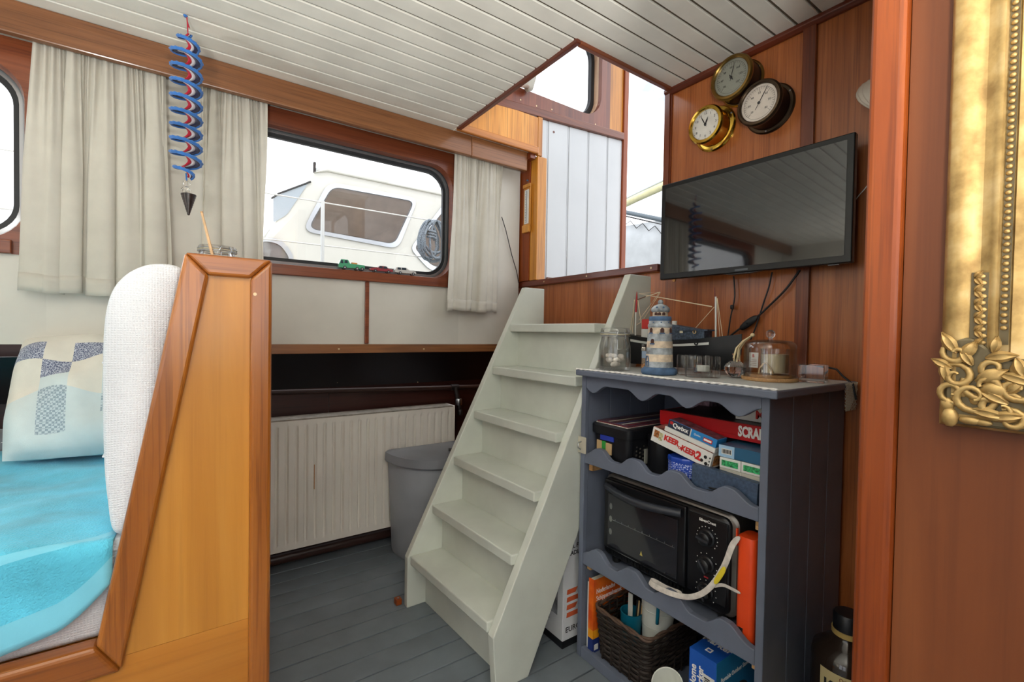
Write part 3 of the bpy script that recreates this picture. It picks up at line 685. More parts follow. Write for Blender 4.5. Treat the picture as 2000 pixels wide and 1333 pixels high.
# ================================================================ CABINET AND WHAT IT HOLDS
M_SLATE = paint('slate_paint', '#666d7d', .05, 7, .42, .06)
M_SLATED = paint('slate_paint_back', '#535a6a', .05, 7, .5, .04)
M_RAWW = wood('raw_pine', '#b98a52', '#cda06a', '#dcb481', 'y', .6, 0, 1.0, .04)
CX, CY0, CY1, CZ = 1.046, .503, 1.094, .935
cb = thing('shelf_cabinet', 'slate-grey painted open shelf cabinet with scalloped rails below the television', 'cabinet', (1.25, .8, 0))
MB().box(1.022, 1.462, .477, 1.099, .917, CZ).build('top_board', M_SLATE, cb, bevel=.003)
def side_boards(y0, y1, nm):
    k = 4; w = (1.46-CX-.018)/k
    MB().box(CX, CX+.0175, y0, y1, 0, .9165).build(nm+'_stile', M_SLATE, cb, bevel=.002)
    for i in range(k): MB().box(CX+.018+w*i+.0006, CX+.018+w*(i+1)-.0006, y0+.002, y1-.002, 0.0, .9165).build('side_board', M_SLATE, cb, bevel=.0015)
side_boards(CY0, CY0+.018, 'right'); side_boards(CY1-.018, CY1, 'left')
for i in range(6):
    a = CY0+.0185+(CY1-CY0-.037)/6*i; b = CY0+.0185+(CY1-CY0-.037)/6*(i+1)
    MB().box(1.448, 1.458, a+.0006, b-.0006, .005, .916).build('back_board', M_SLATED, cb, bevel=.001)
yi0, yi1 = CY0+.0185, CY1-.0185
for z in (.628, .305, .012): MB().box(CX+.02, 1.447, yi0, yi1, z, z+.016).build('shelf_board', M_SLATE, cb)
def wave_edge(zl, zh, up=True, n=64):
    """scalloped edge: cusps at the bumps, round dips between"""
    pts = []
    bumps = [1.02, .877, .742, .590]
    for i in range(n+1):
        y = yi0+(yi1-yi0)*i/n
        dy = min(abs(y-b) for b in bumps)
        if y > 1.02: t = min(1, (y-1.02)/.055); f = .5+.5*cos(pi*t)
        elif y < .590: t = min(1, (.590-y)/.06); f = .5+.5*cos(pi*t)
        else:
            f = min(1, max(0, (.058-dy)/.046)); f = f*f*(3-2*f)
        pts.append((y, zl+(zh-zl)*f))
    return pts
def rail(zbot, zl, zh, nm):
    pts = wave_edge(zl, zh)
    MB().prism(pts+[(yi1, zbot), (yi0, zbot)], 'x', CX+.001, CX+.019).build(nm, M_SLATE, cb, bevel=.0025)
rail(.634, .665, .692, 'scalloped_rail'); rail(.306, .343, .372, 'scalloped_rail')
# top apron, scallops facing down
_ap = []
lows = [1.045, .853, .710, .575]
for i in range(65):
    y = yi0+(yi1-yi0)*i/64; dy = min(abs(y-b) for b in lows)
    f = max(0, 1-dy/.055); f = f*f*(3-2*f); _ap.append((y, .889-.026*f))
MB().prism(_ap+[(yi1, .9165), (yi0, .9165)], 'x', CX+.001, CX+.019).build('scalloped_apron', M_SLATE, cb, bevel=.0025)
MB().box(CX+.001, CX+.019, yi0, yi1, .0, .034).build('plinth', M_SLATE, cb, bevel=.002)
for z in (.628-.0205, .305-.0205):
    for y0, y1 in ((yi0+.0005, yi0+.016), (yi1-.016, yi1-.0005)): MB().box(CX+.021, 1.44, y0, y1, z, z+.02).build('shelf_cleat', M_RAWW, cb, bevel=.001)
_c0 = aX(1136, 850, CX); hn = MB().box(CX-.006, CX-.0005, 1.066, 1.104, .664, .718).build('hook_plate', plain('hook_plate_paint', '#b9b3a2', .5), cb, bevel=.003)
MB().tube([(CX-.007, 1.085, .702), (CX-.02, 1.085, .70), (CX-.022, 1.083, .685), (CX-.012, 1.082, .678)], .0022, 6).build('hook', M_STEEL, hn, smooth=60)

# ---- boxes: helper for print-covered cartons
def RXY(o, roll=0, yaw=0, tip=0): return Matrix.Translation(Vector(o)) @ Matrix.Rotation(radians(yaw), 4, 'Z') @ Matrix.Rotation(radians(roll), 4, 'X') @ Matrix.Rotation(radians(tip), 4, 'Y')
def carton(name, label, cat, M, size, mat, group=None, bev=.0012, cap=None):
    """box standing on M's origin (front bottom centre); size = depth X, width Y, height Z"""
    d, w, h = size
    t = thing(name, label, cat, M @ Vector((d/2, 0, 0)), group)
    if cap:
        MB().box(0, d, -w/2, w/2, 0, h*.82).xf(M).build('tray', mat, t, bevel=bev); MB().box(-.001, d+.001, -w/2-.001, w/2+.001, h*.25, h).xf(M).build('lid', cap, t, bevel=bev)
    else: MB().box(0, d, -w/2, w/2, 0, h).xf(M).build('carton', mat, t, bevel=bev)
    return t
def front(M, y, z, off=.0009):      # text matrix on the carton's front (faces -X); y measured to the right in the picture
    return M @ plane_m((-off, -y, z), (0, -1, 0), (0, 0, 1))
def sideY(M, x, z, w, off=.0009):   # on the carton's -Y side
    return M @ plane_m((x, -w/2-off, z), (1, 0, 0), (0, 0, 1))
def topZ(M, x, y, h, off=.0009): return M @ plane_m((x, y, h+off), (0, -1, 0), (1, 0, 0))
def patch(t, name, M, y0, y1, z0, z1, mat, th=.0006, x=-.0004): return MB().box(x-th, x, -y1, -y0, z0, z1).xf(M).build(name, mat, t)
M_INKW = plain('white_ink', '#f0eeea', .5); M_INKK = plain('black_ink', '#1b1b1d', .5); M_INKR = plain('red_ink', '#c62c2a', .5)
M_RED = paint('red_card', '#b3121b', .03, 6, .4, .01); M_CARDW = paint('white_card', '#dcdcd8', .02, 6, .4, .01); M_NAVY = paint('navy_card', '#2a3346', .03, 6, .4, .01)
M_SKY = paint('sky_blue_card', '#2f86c9', .03, 6, .4, .01); M_LBLUE = paint('light_blue_card', '#9cc0dc', .03, 6, .4, .01); M_TEALC = paint('teal_card', '#2c5f80', .03, 6, .4, .01)
M_BLACKP = paint('black_plastic', '#16171b', .05, 6, .4, .02); M_GREENI = plain('green_ink', '#1f7a4a', .5); M_CARDB = paint('brown_card', '#b99d72', .04, 9, .7, .03)

# black lidded basket with magazines on its lid
bk = thing('storage_basket', 'black perforated plastic basket with lid on the top shelf', 'basket', (1.24, .995, .6445))
bx0, bx1, by0, by1 = 1.068, 1.40, .912, 1.0715
lpz = lambda k, z: [Vector((p[0], p[1], z)) for p in rrect(bx0+k, bx1-k, by0+k, by1-k, .018, 5)]
MB().loft([lpz(.012, .6447), lpz(.004, .735)]).build('body', M_BLACKP, bk, smooth=30)
MB().loft([lpz(.0, .7355), lpz(-.001, .738), lpz(-.001, .762), lpz(.003, .767)]).build('lid', M_BLACKP, bk, smooth=30)
_m = MB()
for i in range(17):
    for j in range(5):
        x = 1.11+i*.0165; z = .66+j*.0125+(.006 if i % 2 else 0); _m.box(x-.0028, x+.0028, by0+.006, by0+.0105-.0009*j, z-.0024, z+.0024)
_m.build('perforation', plain('gap_light', '#4a4640', .6), bk, kind='stuff')
for (a, b, c, d, mt, nm) in ((1.057, 1.036, .682, .714, M_CARDB, 'label_wood'), (1.035, 1.02, .680, .714, plain('green_label', '#2f8f3a', .5), 'label_green'), (1.019, .995, .676, .711, M_CARDB, 'label_kraft')):
    MB().box(bx0+.0015, bx0+.0045, a-.012, b-.012, c, d).build(nm, mt, bk)
MB().box(bx0+.001, bx0+.0042, .975, 1.03, .718, .733).build('handle_opening', plain('blue_content', '#23389c', .5), bk)
MB().box(1.145, 1.16, by0+.003, by0+.0065, .655, .70).build('side_tag', plain('grey_tag', '#a5a69c', .5), bk)
mg = thing('magazine_stack', 'thin stack of striped magazines on the black basket lid', 'magazines', (1.25, .995, .7675))
_cols = ['#8d2f3c', '#d8d3c8', '#3a4a7a', '#6d3b30', '#cfc7b0', '#55303a']
for k in range(3): MB().box(1.078+.003*k, 1.385-.004*k, .928+.002*k, 1.058-.001*k, .7678+k*.0022, .7678+k*.0022+.002).build('magazine', paint('magazine_%d' % k, ['#cfcac0', '#7a3038', '#5b4250'][k], .15, 30, .35, .0), mg)
for k in range(6): MB().box(1.09, 1.375, .938+.018*k, .946+.018*k, .7745, .7748).build('cover_stripe', plain('stripe_%d' % k, _cols[k], .3), mg)

# pink patterned box and tall board at the back
M_PINK = paint('pink_print', '#9c8090', .3, 60, .5, .0)
Mx = RXY((1.36, .875, .6445)); carton('pattern_box', 'mauve patterned box standing at the back behind the red game box', 'box', Mx, (.07, .07, .21), M_PINK)
# red word-game box
Ms = RXY((1.155, .70, .785), 0, 1.5); sb = carton('word_game_box', 'long red game box with SCRA lettering near the shelf top', 'game box', Ms, (.19, .335, .043), M_RED, cap=M_RED)
lettering('SCRABBLE', .036, sb, M_INKW, front(Ms, .117, .022, .0018), bold=.0016, width=.098)
MB().box(.005, .185, -.16, .16, .0432, .0437).xf(Ms).build('top_print', paint('dark_print', '#37262a', .3, 40, .4), sb)
Mq = RXY((1.20, .60, .830)); wb_ = carton('white_game_box', 'white game box with red lettering lying on the red box', 'game box', Mq, (.15, .13, .035), M_CARDW)
lettering('M', .03, wb_, M_INKR, front(Mq, .0, .018), bold=.001)
# stack under it on the right: tile trays, card packs, barcode box
Mt = RXY((1.10, .592, .6446)); tt = carton('clear_card_tray', 'pale plastic tray under the playing-card packs', 'tray', Mt, (.12, .110, .0754), plain('tray_plastic', '#b9b6aa', .3))
MB().box(-.002, .0, -.0006, .0006, .001, .0745).xf(Mt).build('divider', plain('tray_edge', '#dedcd2', .3), tt)
for k, yy in enumerate((.6195, .5640)):
    Mc = RXY((1.098, yy, .7205)); cd = carton('card_pack', 'white playing-card pack with green pattern, %s of the two' % ('left' if k == 0 else 'right'), 'card pack', Mc, (.085, .054, .026), M_CARDW, 'playing-card packs')
    MB().box(-.0012, -.0002, -.021, .021, .006, .020).xf(Mc).build('green_panel', paint('green_vine', '#2f8a56', .5, 160, .5), cd)
Mb = RXY((1.10, .5975, .7475)); bb = carton('barcode_box', 'light and dark blue game box with a barcode on its end', 'game box', Mb, (.12, .105, .030), M_TEALC)
patch(bb, 'light_end', Mb, -.0525, -.012, .0005, .0295, M_LBLUE); patch(bb, 'barcode_label', Mb, -.045, -.018, .008, .022, M_CARDW, .0006, -.0011)
for i in range(9): patch(bb, 'bar', Mb, -.043+i*.0026, -.0418+i*.0026+(i % 3)*.0004, .010, .020, M_INKK, .0003, -.0018)
# dark blue flat box and delft-blue tin
Md = RXY((1.074, .625, .6485), 2.5); db = carton('flat_blue_box', 'slim dark blue leatherette box standing behind the scalloped rail', 'box', Md, (.022, .17, .066), paint('blue_leatherette', '#3f5068', .12, 130, .45, .3))
M_DELFT, _nt, _b = base('delft_print', '#5d78c8', .25, coat=.3)
_v = coords(_nt, (1, 1, 1), False); _t = _nt.nodes.new('ShaderNodeTexVoronoi'); _t.inputs['Scale'].default_value = 230; _nt.links.new(_v, _t.inputs[0])
_nt.links.new(ramp(_nt, _t.outputs[0], [(.18, '#eef1f8'), (.34, '#7f97dc'), (.6, '#2f4bae')]), _b.inputs['Base Color'])
tn = thing('delft_tin', 'small blue and white delft-patterned tin on the top shelf', 'tin', (1.10, .757, .668))
_oc = [(.03*cos(a)*1.0, .042*sin(a)) for a in [pi/8+pi/4*i for i in range(8)]]
_tl = lambda k, z: [Vector((1.108+p[0]*k, .758+p[1]*k, z)) for p in _oc]
MB().loft([_tl(.98, .668), _tl(1, .67), _tl(1, .706)]).build('body', M_DELFT, tn); MB().loft([_tl(1.03, .7065), _tl(1.03, .716), _tl(.97, .7195)]).build('lid', plain('delft_lid', '#2447a8', .25), tn)
MB().box(1.105, 1.14, .72, .80, .6446, .6675).build('tin_tray', M_BLACKP, tn)
ck = thing('dark_canister', 'black round canister between the basket and the blue tin', 'canister', (1.17, .868, .6445))
MB().lathe([(.040, .6445), (.042, .648), (.042, .735)], (1.165, .868, 0), 24).build('body', M_BLACKP, ck, smooth=40); MB().lathe([(.0435, .7352), (.0435, .748), (.04, .751)], (1.165, .868, 0), 24).build('lid', M_BLACKP, ck, smooth=40)
# tilted white dice-game box, a slim white box and the two-colour quiz game on top
_kc = aX(1325, 872, 1.085)
Mk = RXY((1.085, _kc.y, _kc.z-.021), 13.0, 3); kk = carton('dice_game_box', 'white game box with red KEER op KEER 2 lettering tilted on the shelf', 'game box', Mk, (.064, .182, .042), M_CARDW)
lettering('KEER', .021, kk, M_INKR, front(Mk, -.028, .026), bold=.0009, width=.047); lettering('OP', .009, kk, M_INKR, front(Mk, .002, .018), bold=.0004); lettering('KEER', .021, kk, M_INKR, front(Mk, .026, .020), bold=.0009, width=.044); lettering('2', .03, kk, M_INKR, front(Mk, .055, .020), bold=.0014)
patch(kk, 'dice_picture', Mk, -.084, -.068, .016, .036, paint('dice_print', '#8b5a35', .5, 200, .4)); patch(kk, 'figure_picture', Mk, -.067, -.056, .012, .034, paint('figure_print', '#c89a78', .6, 160, .4))
for (a, b) in ((.066, .014), (.074, .026), (.079, .010)): MB().lathe([(.0045, 0), (.0045, .0006)], (-.0012, -a, b), 12, 'x').xf(Mk).build('round_icon', M_INKK, kk)
for i in range(3): patch(kk, 'small_icon', Mk, .0845, .0875, .008+i*.009, .012+i*.009, M_INKK)
MB().box(.01, .06, -.0918, -.0912, .006, .034).xf(Mk).build('side_picture', paint('side_print', '#9c6b3f', .5, 120, .4), kk)
MB().box(.002, .062, -.089, .089, .0422, .0428).xf(Mk).build('top_print', paint('game_top_print', '#8f5a50', .4, 60, .4), kk)
Mw = Mk @ Matrix.Translation(Vector((.004, -.016, .0432))); ws = carton('slim_white_box', 'slim white box between the KEER box and the blue quiz game', 'game box', Mw, (.056, .15, .013), M_CARDW)
Mz = Mw @ Matrix.Translation(Vector((.004, -.002, .0132))); qb = carton('quiz_game_box', 'small navy and blue game box on top of the white game box', 'game box', Mz, (.050, .142, .022), M_SKY)
patch(qb, 'navy_half', Mz, -.071, -.004, .0003, .0217, M_NAVY); patch(qb, 'silver_edge', Mz, -.0038, -.001, .0003, .0217, M_CARDW)
lettering('Qwixx', .017, qb, M_INKW, front(Mz, -.033, .011, .0016), bold=.0004); patch(qb, 'red_logo', Mz, -.066, -.057, .011, .019, M_INKR, .0006, -.0011); lettering('Qwixx', .007, qb, M_INKW, front(Mz, .017, .012, .0012)); patch(qb, 'maker_label', Mz, .035, .06, .005, .015, M_INKR, .0006, -.0006); patch(qb, 'maker_stripe', Mz, .037, .058, .0075, .0125, M_INKW, .0004, -.0013)
MB().box(.002, .048, -.069, .069, .0222, .0228).xf(Mz).build('top_print', paint('quiz_top_print', '#74454f', .4, 60, .4), qb)
cw = thing('coiled_cable', 'dark coiled cable lying on the top shelf behind the rail', 'cable', (1.10, .64, .6445))
MB().tube([(1.10+.03*cos(a)*(1-.01*a), .64+.05*sin(a), .650+.0012*a) for a in [i*.35 for i in range(48)]], .0035, 6).build('coil', M_RUBBER, cw, smooth=60)

# ---- toaster oven on the middle shelf
M_OVEN = paint('oven_black', '#131418', .05, 6, .32, .01, coat=.2); M_OVSIL = plain('oven_silver', '#8b8782', .38, .8)
M_OVGL, _nt, _b = base('oven_glass', '#23242a', .06, coat=.6)
ov = thing('toaster_oven', 'black and silver toaster oven on the middle shelf', 'oven', (1.27, .815, .321))
oy0, oy1, oz0, oz1, ox = .602, 1.046, .340, .602, 1.105
_sh = lambda x, k: [Vector((x, p[0], p[1])) for p in rrect(oy0+k, oy1-k, oz0+k, oz1-k, .028, 6)]
MB().loft([_sh(ox+.012, .004), _sh(ox+.016, 0), _sh(1.40, 0), _sh(1.405, .006)]).build('case', M_OVSIL, ov, smooth=40)
_sf = lambda x, k: [Vector((x, p[0], p[1])) for p in rrect(oy0+.016+k, oy1-.004-k, oz0+.004+k, oz1-.010-k, .02, 6)]
MB().loft([_sf(ox, .006), _sf(ox+.004, .001), _sf(ox+.0155, 0)]).build('front_bezel', M_OVEN, ov, smooth=40)
yd0, yd1 = .735, oy1-.016            # door span
dz0, dz1 = oz0+.03, oz1-.012
dd = MB().box(ox-.012, ox-.0005, yd0, yd1, dz0, dz1).build('door', M_OVEN, ov, bevel=.004)
MB().box(ox-.0155, ox-.0125, yd0+.022, yd1-.02, dz0+.014, dz1-.042).build('glass', M_OVGL, dd, bevel=.001)
hb = [(ox-.014-.034*sin(pi*t), yd0+.012+(yd1-yd0-.024)*t, dz1-.020-.004*sin(pi*t)) for t in [i/16 for i in range(17)]]
MB().tube(hb, .0115, 10).build('handle', plain('handle_black', '#2e3138', .35), dd, smooth=60)
MB().box(ox-.0158, ox-.0155, yd0+.03, yd1-.03, .468, .4695).build('rack_rod', M_STEEL, dd)
for i in range(9): MB().box(ox-.0161, ox-.0156, yd0+.035+i*.026, yd0+.037+i*.026, .4695, .474).build('rack_tick', M_STEEL, dd)
MB().box(ox-.0158, ox-.0154, yd0+.02, yd1-.018, dz0+.006, dz0+.0075).build('door_trim', M_STEEL, dd)
MB().prism([(.872, .402), (.882, .402), (.877, .416)], 'x', ox-.016, ox-.0156).build('warning_triangle', plain('warning_ink', '#b9a85a', .5), dd)
for zz in (.51, .47, .43): MB().ball((ox-.0157, yd1-.032, zz), .006, 8, 6, (.1, 1, 1.8)).build('inner_reflector', M_STEEL, dd)
_m = MB()
for i in range(24): _m.box(ox-.003, ox-.0008, yd0+.01+i*.0115, yd0+.016+i*.0115, oz0+.012, oz0+.022)
_m.build('vent_row', M_RUBBER, ov, kind='stuff')
MB().box(ox-.0045, ox-.0005, oy0+.02, yd0-.004, oz0+.03, oz1-.022).build('control_panel', M_OVEN, ov, bevel=.002)
yk = (oy0+.02+yd0-.004)/2
for k, zz in enumerate((.527, .458, .388)):
    kn = MB().lathe([(.0225, ox-.0047), (.0225, ox-.008), (.018, ox-.010), (.0165, ox-.022), (.014, ox-.024)], (0, yk, zz), 24, 'x').build('knob', M_OVEN, ov, smooth=40)
    an = radians((10, 55, 60)[k])
    MB().box(-.006, 0, -.0175, .0175, -.0028, .0028).xf(Matrix.Translation(Vector((ox-.024, yk, zz))) @ Matrix.Rotation(an, 4, 'X')).build('grip', plain('grip_black', '#2b2d33', .3), kn, bevel=.0012)
    for i in range(14 if k == 0 else 9):
        a = radians(-40+i*(260/(13 if k == 0 else 8))); MB().box(ox-.0053, ox-.0047, yk+.029*cos(a)-.0011, yk+.029*cos(a)+.0011, zz+.029*sin(a)-.0011, zz+.029*sin(a)+.0011).build('dial_mark', M_INKW, ov)
lettering('SilverCrest', .0105, ov, M_INKW, plane_m((ox-.0049, yk, .5695), (0, -1, 0), (0, 0, 1)), bold=.0002)
MB().box(ox-.0053, ox-.0047, yk-.006, yk+.006, .4225, .4265).build('power_lamp', plain('red_lamp', '#a83238', .3), ov)
MB().box(1.13, 1.39, yd0, yd1+.004, oz1+.0005, oz1+.006).build('vent_cover', M_OVEN, ov, bevel=.002)
for i in range(9): MB().box(1.14, 1.38, yd0+.015+i*.03, yd0+.022+i*.03, oz1+.0062, oz1+.0072).build('vent_slot', M_RUBBER, ov)
for yy in (oy0+.04, oy1-.04):
    for xx in (1.13, 1.37): MB().lathe([(.012, .3212), (.014, .325), (.014, .3405)], (xx, yy, 0), 12).build('foot', M_RUBBER, ov)
# ---- orange blanket case with its release straps
M_ORANGE = paint('signal_orange', '#e0481a', .03, 5, .4, .02); M_STRAP = paint('strap_white', '#c9c2ba', .08, 60, .8, .2)
oc = thing('fire_blanket_case', 'upright signal-orange case with white straps beside the oven', 'case', (1.10, .562, .321))
_os = lambda z, k=1.0: [Vector((1.098+p[0]*k, .5605+p[1]*k, z)) for p in rrect(-.028, .028, -.0215, .0215, .012, 4)]
MB().loft([_os(.3215, .96), _os(.325), _os(.575), _os(.578, .96)]).build('body', M_ORANGE, oc, smooth=40)
MB().box(1.072, 1.08, .5825, .586, .55, .592).build('top_flap', M_ORANGE, oc, bevel=.002)
MB().box(1.0692, 1.0698, .562, .573, .345, .363).build('maker_plate', M_STEEL, oc)
def strap(pts, w, name, mat, parent):
    """flat webbing along pts; width direction given per point"""
    P_ = [Vector(p[:3]) for p in pts]; _m = MB(); vs_ = []
    for i, p in enumerate(P_):
        wd = Vector(pts[i][3]).normalized()*w/2; vs_ += [p-wd, p+wd]
    _m._add(vs_, [(2*i, 2*i+1, 2*i+3, 2*i+2) for i in range(len(P_)-1)])
    return _m.build(name, mat, parent, smooth=180, solid=.0016, sub=2)
def sp(px, py, X, wd): v = aX(px, py, X); return (v.x, v.y, v.z, wd)
strap([sp(1446, 1047, 1.066, (0, 1, .2)), sp(1428, 1065, 1.055, (0, 1, .45)), sp(1421, 1095, 1.05, (0, 1, .35)), sp(1405, 1125, 1.044, (0, 1, .6)), sp(1385, 1153, 1.04, (0, .8, 1)), sp(1358, 1168, 1.036, (0, .35, 1)), sp(1330, 1167, 1.036, (.2, 0, 1)), sp(1298, 1156, 1.038, (.3, 0, 1)), sp(1272, 1143, 1.045, (.5, 0, 1)), sp(1266, 1132, 1.055, (1, 0, .8)), sp(1280, 1136, 1.066, (.5, 0, 1)), sp(1302, 1152, 1.064, (.4, 0, 1)), sp(1335, 1160, 1.058, (.2, 0, 1))], .0155, 'long_strap', M_STRAP, oc)
strap([sp(1393, 1148, 1.0405, (0, .6, 1)), sp(1410, 1140, 1.052, (0, .3, 1)), sp(1430, 1152, 1.06, (0, .2, 1)), sp(1448, 1160, 1.067, (0, .3, 1))], .009, 'short_strap', M_STRAP, oc)
strap([sp(1417, 1107, 1.0435, (0, 1, .5)), sp(1406, 1126, 1.041, (0, 1, .62)), sp(1394, 1142, 1.0385, (0, .9, .85))], .0135, 'yellow_label', plain('yellow_label', '#d8c22e', .5), oc)

# ---- bottom shelf
ZB = .0285
M_WICK = wood('dark_wicker', '#1e1917', '#2e2622', '#413630', 'y', .6, 0, 3, .2)
wk = thing('wicker_basket', 'dark brown open wicker basket on the bottom shelf', 'basket', (1.2, .93, ZB))
wx0, wx1, wy0, wy1, wz1 = 1.062, 1.33, .825, 1.032, .182
def wloop(t, r=.012): k = .012*(1-t); return rrect(wx0+k, wx1-k, wy0+k, wy1-k, .02, 3)
def perim(pts, n):
    L = [0]
    for i in range(len(pts)): a, b = pts[i], pts[(i+1) % len(pts)]; L.append(L[-1]+math.hypot(b[0]-a[0], b[1]-a[1]))
    out = []
    for k in range(n):
        s = L[-1]*k/n; i = max(j for j in range(len(pts)) if L[j] <= s); f = (s-L[i])/(L[i+1]-L[i]); a, b = pts[i], pts[(i+1) % len(pts)]
        out.append((a[0]+(b[0]-a[0])*f, a[1]+(b[1]-a[1])*f))
    return out
NP = 96; _m = MB()
for r in range(17):
    t = (r+.5)/17; base_ = perim(wloop(t), NP); cxw, cyw = (wx0+wx1)/2, (wy0+wy1)/2
    pts = []
    for k, p in enumerate(base_):
        o = .0028*sin(2*pi*k/8+pi*(r % 2)); d = Vector((p[0]-cxw, p[1]-cyw)); 
        nrm = Vector((1 if d.x > 0 else -1, 0)) if abs(abs(d.x)-(wx1-wx0)/2) < .02 else Vector((0, 1 if d.y > 0 else -1))
        pts.append((p[0]+nrm.x*o, p[1]+nrm.y*o, ZB+.006+t*(wz1-ZB-.012)))
    _m.tube(pts, .0042, 5, True)
_m.build('weave', M_WICK, wk, smooth=60, kind='stuff')
_m = MB()
for k, p in enumerate(perim(wloop(.5), 24)): _m.tube([(p[0], p[1], ZB+.002), (p[0], p[1], wz1)], .0032, 5)
_m.build('stakes', M_WICK, wk, smooth=60, kind='stuff')
MB().prism(wloop(0), 'z', ZB, ZB+.004).build('base', M_WICK, wk)
_rim = perim(rrect(wx0-.002, wx1+.002, wy0-.002, wy1+.002, .02, 3), NP)
M_RIM = wood('rim_wicker', '#4a382e', '#5d483b', '#76604f', 'y', .6, 0, 3, .1)
for ph in (0, pi):
    MB().tube([(p[0]+.004*cos(k*.55+ph)*.7, p[1]+.004*cos(k*.55+ph)*.7, wz1+.004+.004*sin(k*.55+ph)) for k, p in enumerate(_rim)], .0042, 6, True).build('rim_strand', M_RIM, wk, smooth=60)
def cup(name, label, cat, c, r0, r1, h, mat, tilt=(0, 0), band=None):
    t = thing(name, label, cat, c); M = Matrix.Translation(Vector(c)) @ Matrix.Rotation(radians(tilt[0]), 4, 'X') @ Matrix.Rotation(radians(tilt[1]), 4, 'Y')
    MB().lathe([(r0, 0), (r0+.002, .002), (r1, h), (r1-.003, h), (r0-.001, .004), (.001, .004)], (0, 0, 0), 28, cap=False).xf(M).build('wall', mat, t, smooth=40)
    MB().lathe([(r0, .0002), (r0, .003)], (0, 0, 0), 28).xf(M).build('base', mat, t)
    for f in (band or []): MB().lathe([(r0+(r1-r0)*f+.0008, h*f), (r0+(r1-r0)*f+.0018, h*f+.0015), (r0+(r1-r0)*f+.001, h*f+.003)], (0, 0, 0), 28, cap=False).xf(M).build('band_ring', mat, t, smooth=60)
    return t, M
M_TEALP = plain('teal_plastic', '#0f6680', .3); M_CUPW = paint('white_plastic', '#cfd2cb', .03, 8, .4, .01)
t_, _ = cup('teal_beaker', 'teal plastic beaker inside the wicker basket', 'beaker', (1.142, .952, ZB+.06), .027, .034, .095, M_TEALP)
MB().lathe([(.026, 0), (.026, .055)], (1.142, .952, ZB+.0045), 20).build('cup_stand', M_BLACKP, t_)
sc_ = thing('beaker_utensils', 'white spatula and bundle of pencils standing in the teal beaker', 'utensils', (1.145, .95, ZB+.066))
MB().box(1.143, 1.147, .950, .967, ZB+.067, ZB+.205).build('spatula', M_CUPW, sc_, bevel=.001)
for i in range(4): MB().tube([(1.152, .945-.0055*i, ZB+.067), (1.156, .940-.0065*i, ZB+.19)], .0026, 6).build('pencil', M_CARDB if i % 2 else M_INKK, sc_)
t2, M2 = cup('white_beaker', 'tall white ringed plastic beaker standing in the wicker basket', 'beaker', (1.175, .886, ZB+.006), .034, .053, .235, M_CUPW, (0, 4), (.35, .55, .75))
MB().ringloft([[M2 @ Vector((.053*cos(a)*k, .053*sin(a)*k, z)) for a in [2*pi*i/28 for i in range(28)]] for k, z in ((1.03, .222), (1.03, .237), (.93, .237), (.93, .222))]).build('teal_rim', M_TEALP, t2, smooth=40)
MB().tube([M2 @ Vector((-.040, -.028, .225)), M2 @ Vector((-.062, -.044, .215)), M2 @ Vector((-.058, -.041, .165)), M2 @ Vector((-.044, -.031, .16))], .005, 8).build('teal_handle', M_TEALP, t2, smooth=60)
bo, Mo = cup('white_bowl', 'white plastic bowl tipped forward on the bottom shelf', 'bowl', (1.095, .765, ZB+.035), .022, .043, .055, M_CUPW, (10, -38))
# books on the left of the bottom shelf
bo1 = thing('orange_book', 'orange almanac with dark blue base standing on the bottom shelf', 'book', (1.14, 1.048, ZB))
M_ORB, _nt, _b = base('orange_cover', '#e2621a', .45); _v = coords(_nt, (1, 1, 1), False); _f2 = noise(_nt, _v, 14, 3); _nt.links.new(ramp(_nt, _f2, [(.35, '#cf4a16'), (.6, '#e8701e')]), _b.inputs['Base Color'])
M_YEL = plain('amber_cover', '#e79a1c', .45); M_DBL = plain('navy_cover', '#1d2f6f', .45)
ob0, ob1, obh = 1.036, 1.058, .236
MB().box(1.064, 1.225, ob0+.0015, ob1-.0015, ZB+.002, ZB+obh-.003).build('pages', plain('paper', '#d9d2c2', .8), bo1)
for z0, z1, mt, nm in ((.073, obh, M_ORB, 'orange_cover'), (.045+.0, .0728, M_YEL, 'amber_band'), (.0, .0448, M_DBL, 'navy_base')):
    MB().box(1.060, 1.0635, ob0, ob1, ZB+z0, ZB+z1).box(1.0636, 1.226, ob0, ob0+.0012, ZB+z0, ZB+z1).build(nm, mt, bo1)
Mc_ = plane_m((1.072, ob0-.0006, ZB+.185), (1, 0, 0), (0, 0, 1))
lettering('Nederlandse', .022, bo1, M_INKW, Mc_ @ Matrix.Translation(Vector((.0, .011, 0))), align='LEFT', width=.085); lettering('Schippersalmanak', .022, bo1, M_INKW, Mc_ @ Matrix.Translation(Vector((.0, -.012, 0))), align='LEFT', width=.118)
MB().box(1.0665, 1.084, ob0-.0008, ob0-.0002, ZB+.008, ZB+.026).build('spine_label', M_CARDW, bo1)
wbk = thing('white_book', 'thin white book beside the orange almanac', 'book', (1.14, 1.066, ZB))
MB().box(1.068, 1.22, 1.0615, 1.072, ZB, ZB+.215).build('cover', M_CARDW, wbk, bevel=.001); MB().box(1.0695, 1.218, 1.0625, 1.071, ZB+.2152, ZB+.2158).build('pages', plain('paper_edge', '#cfc8b6', .8), wbk)
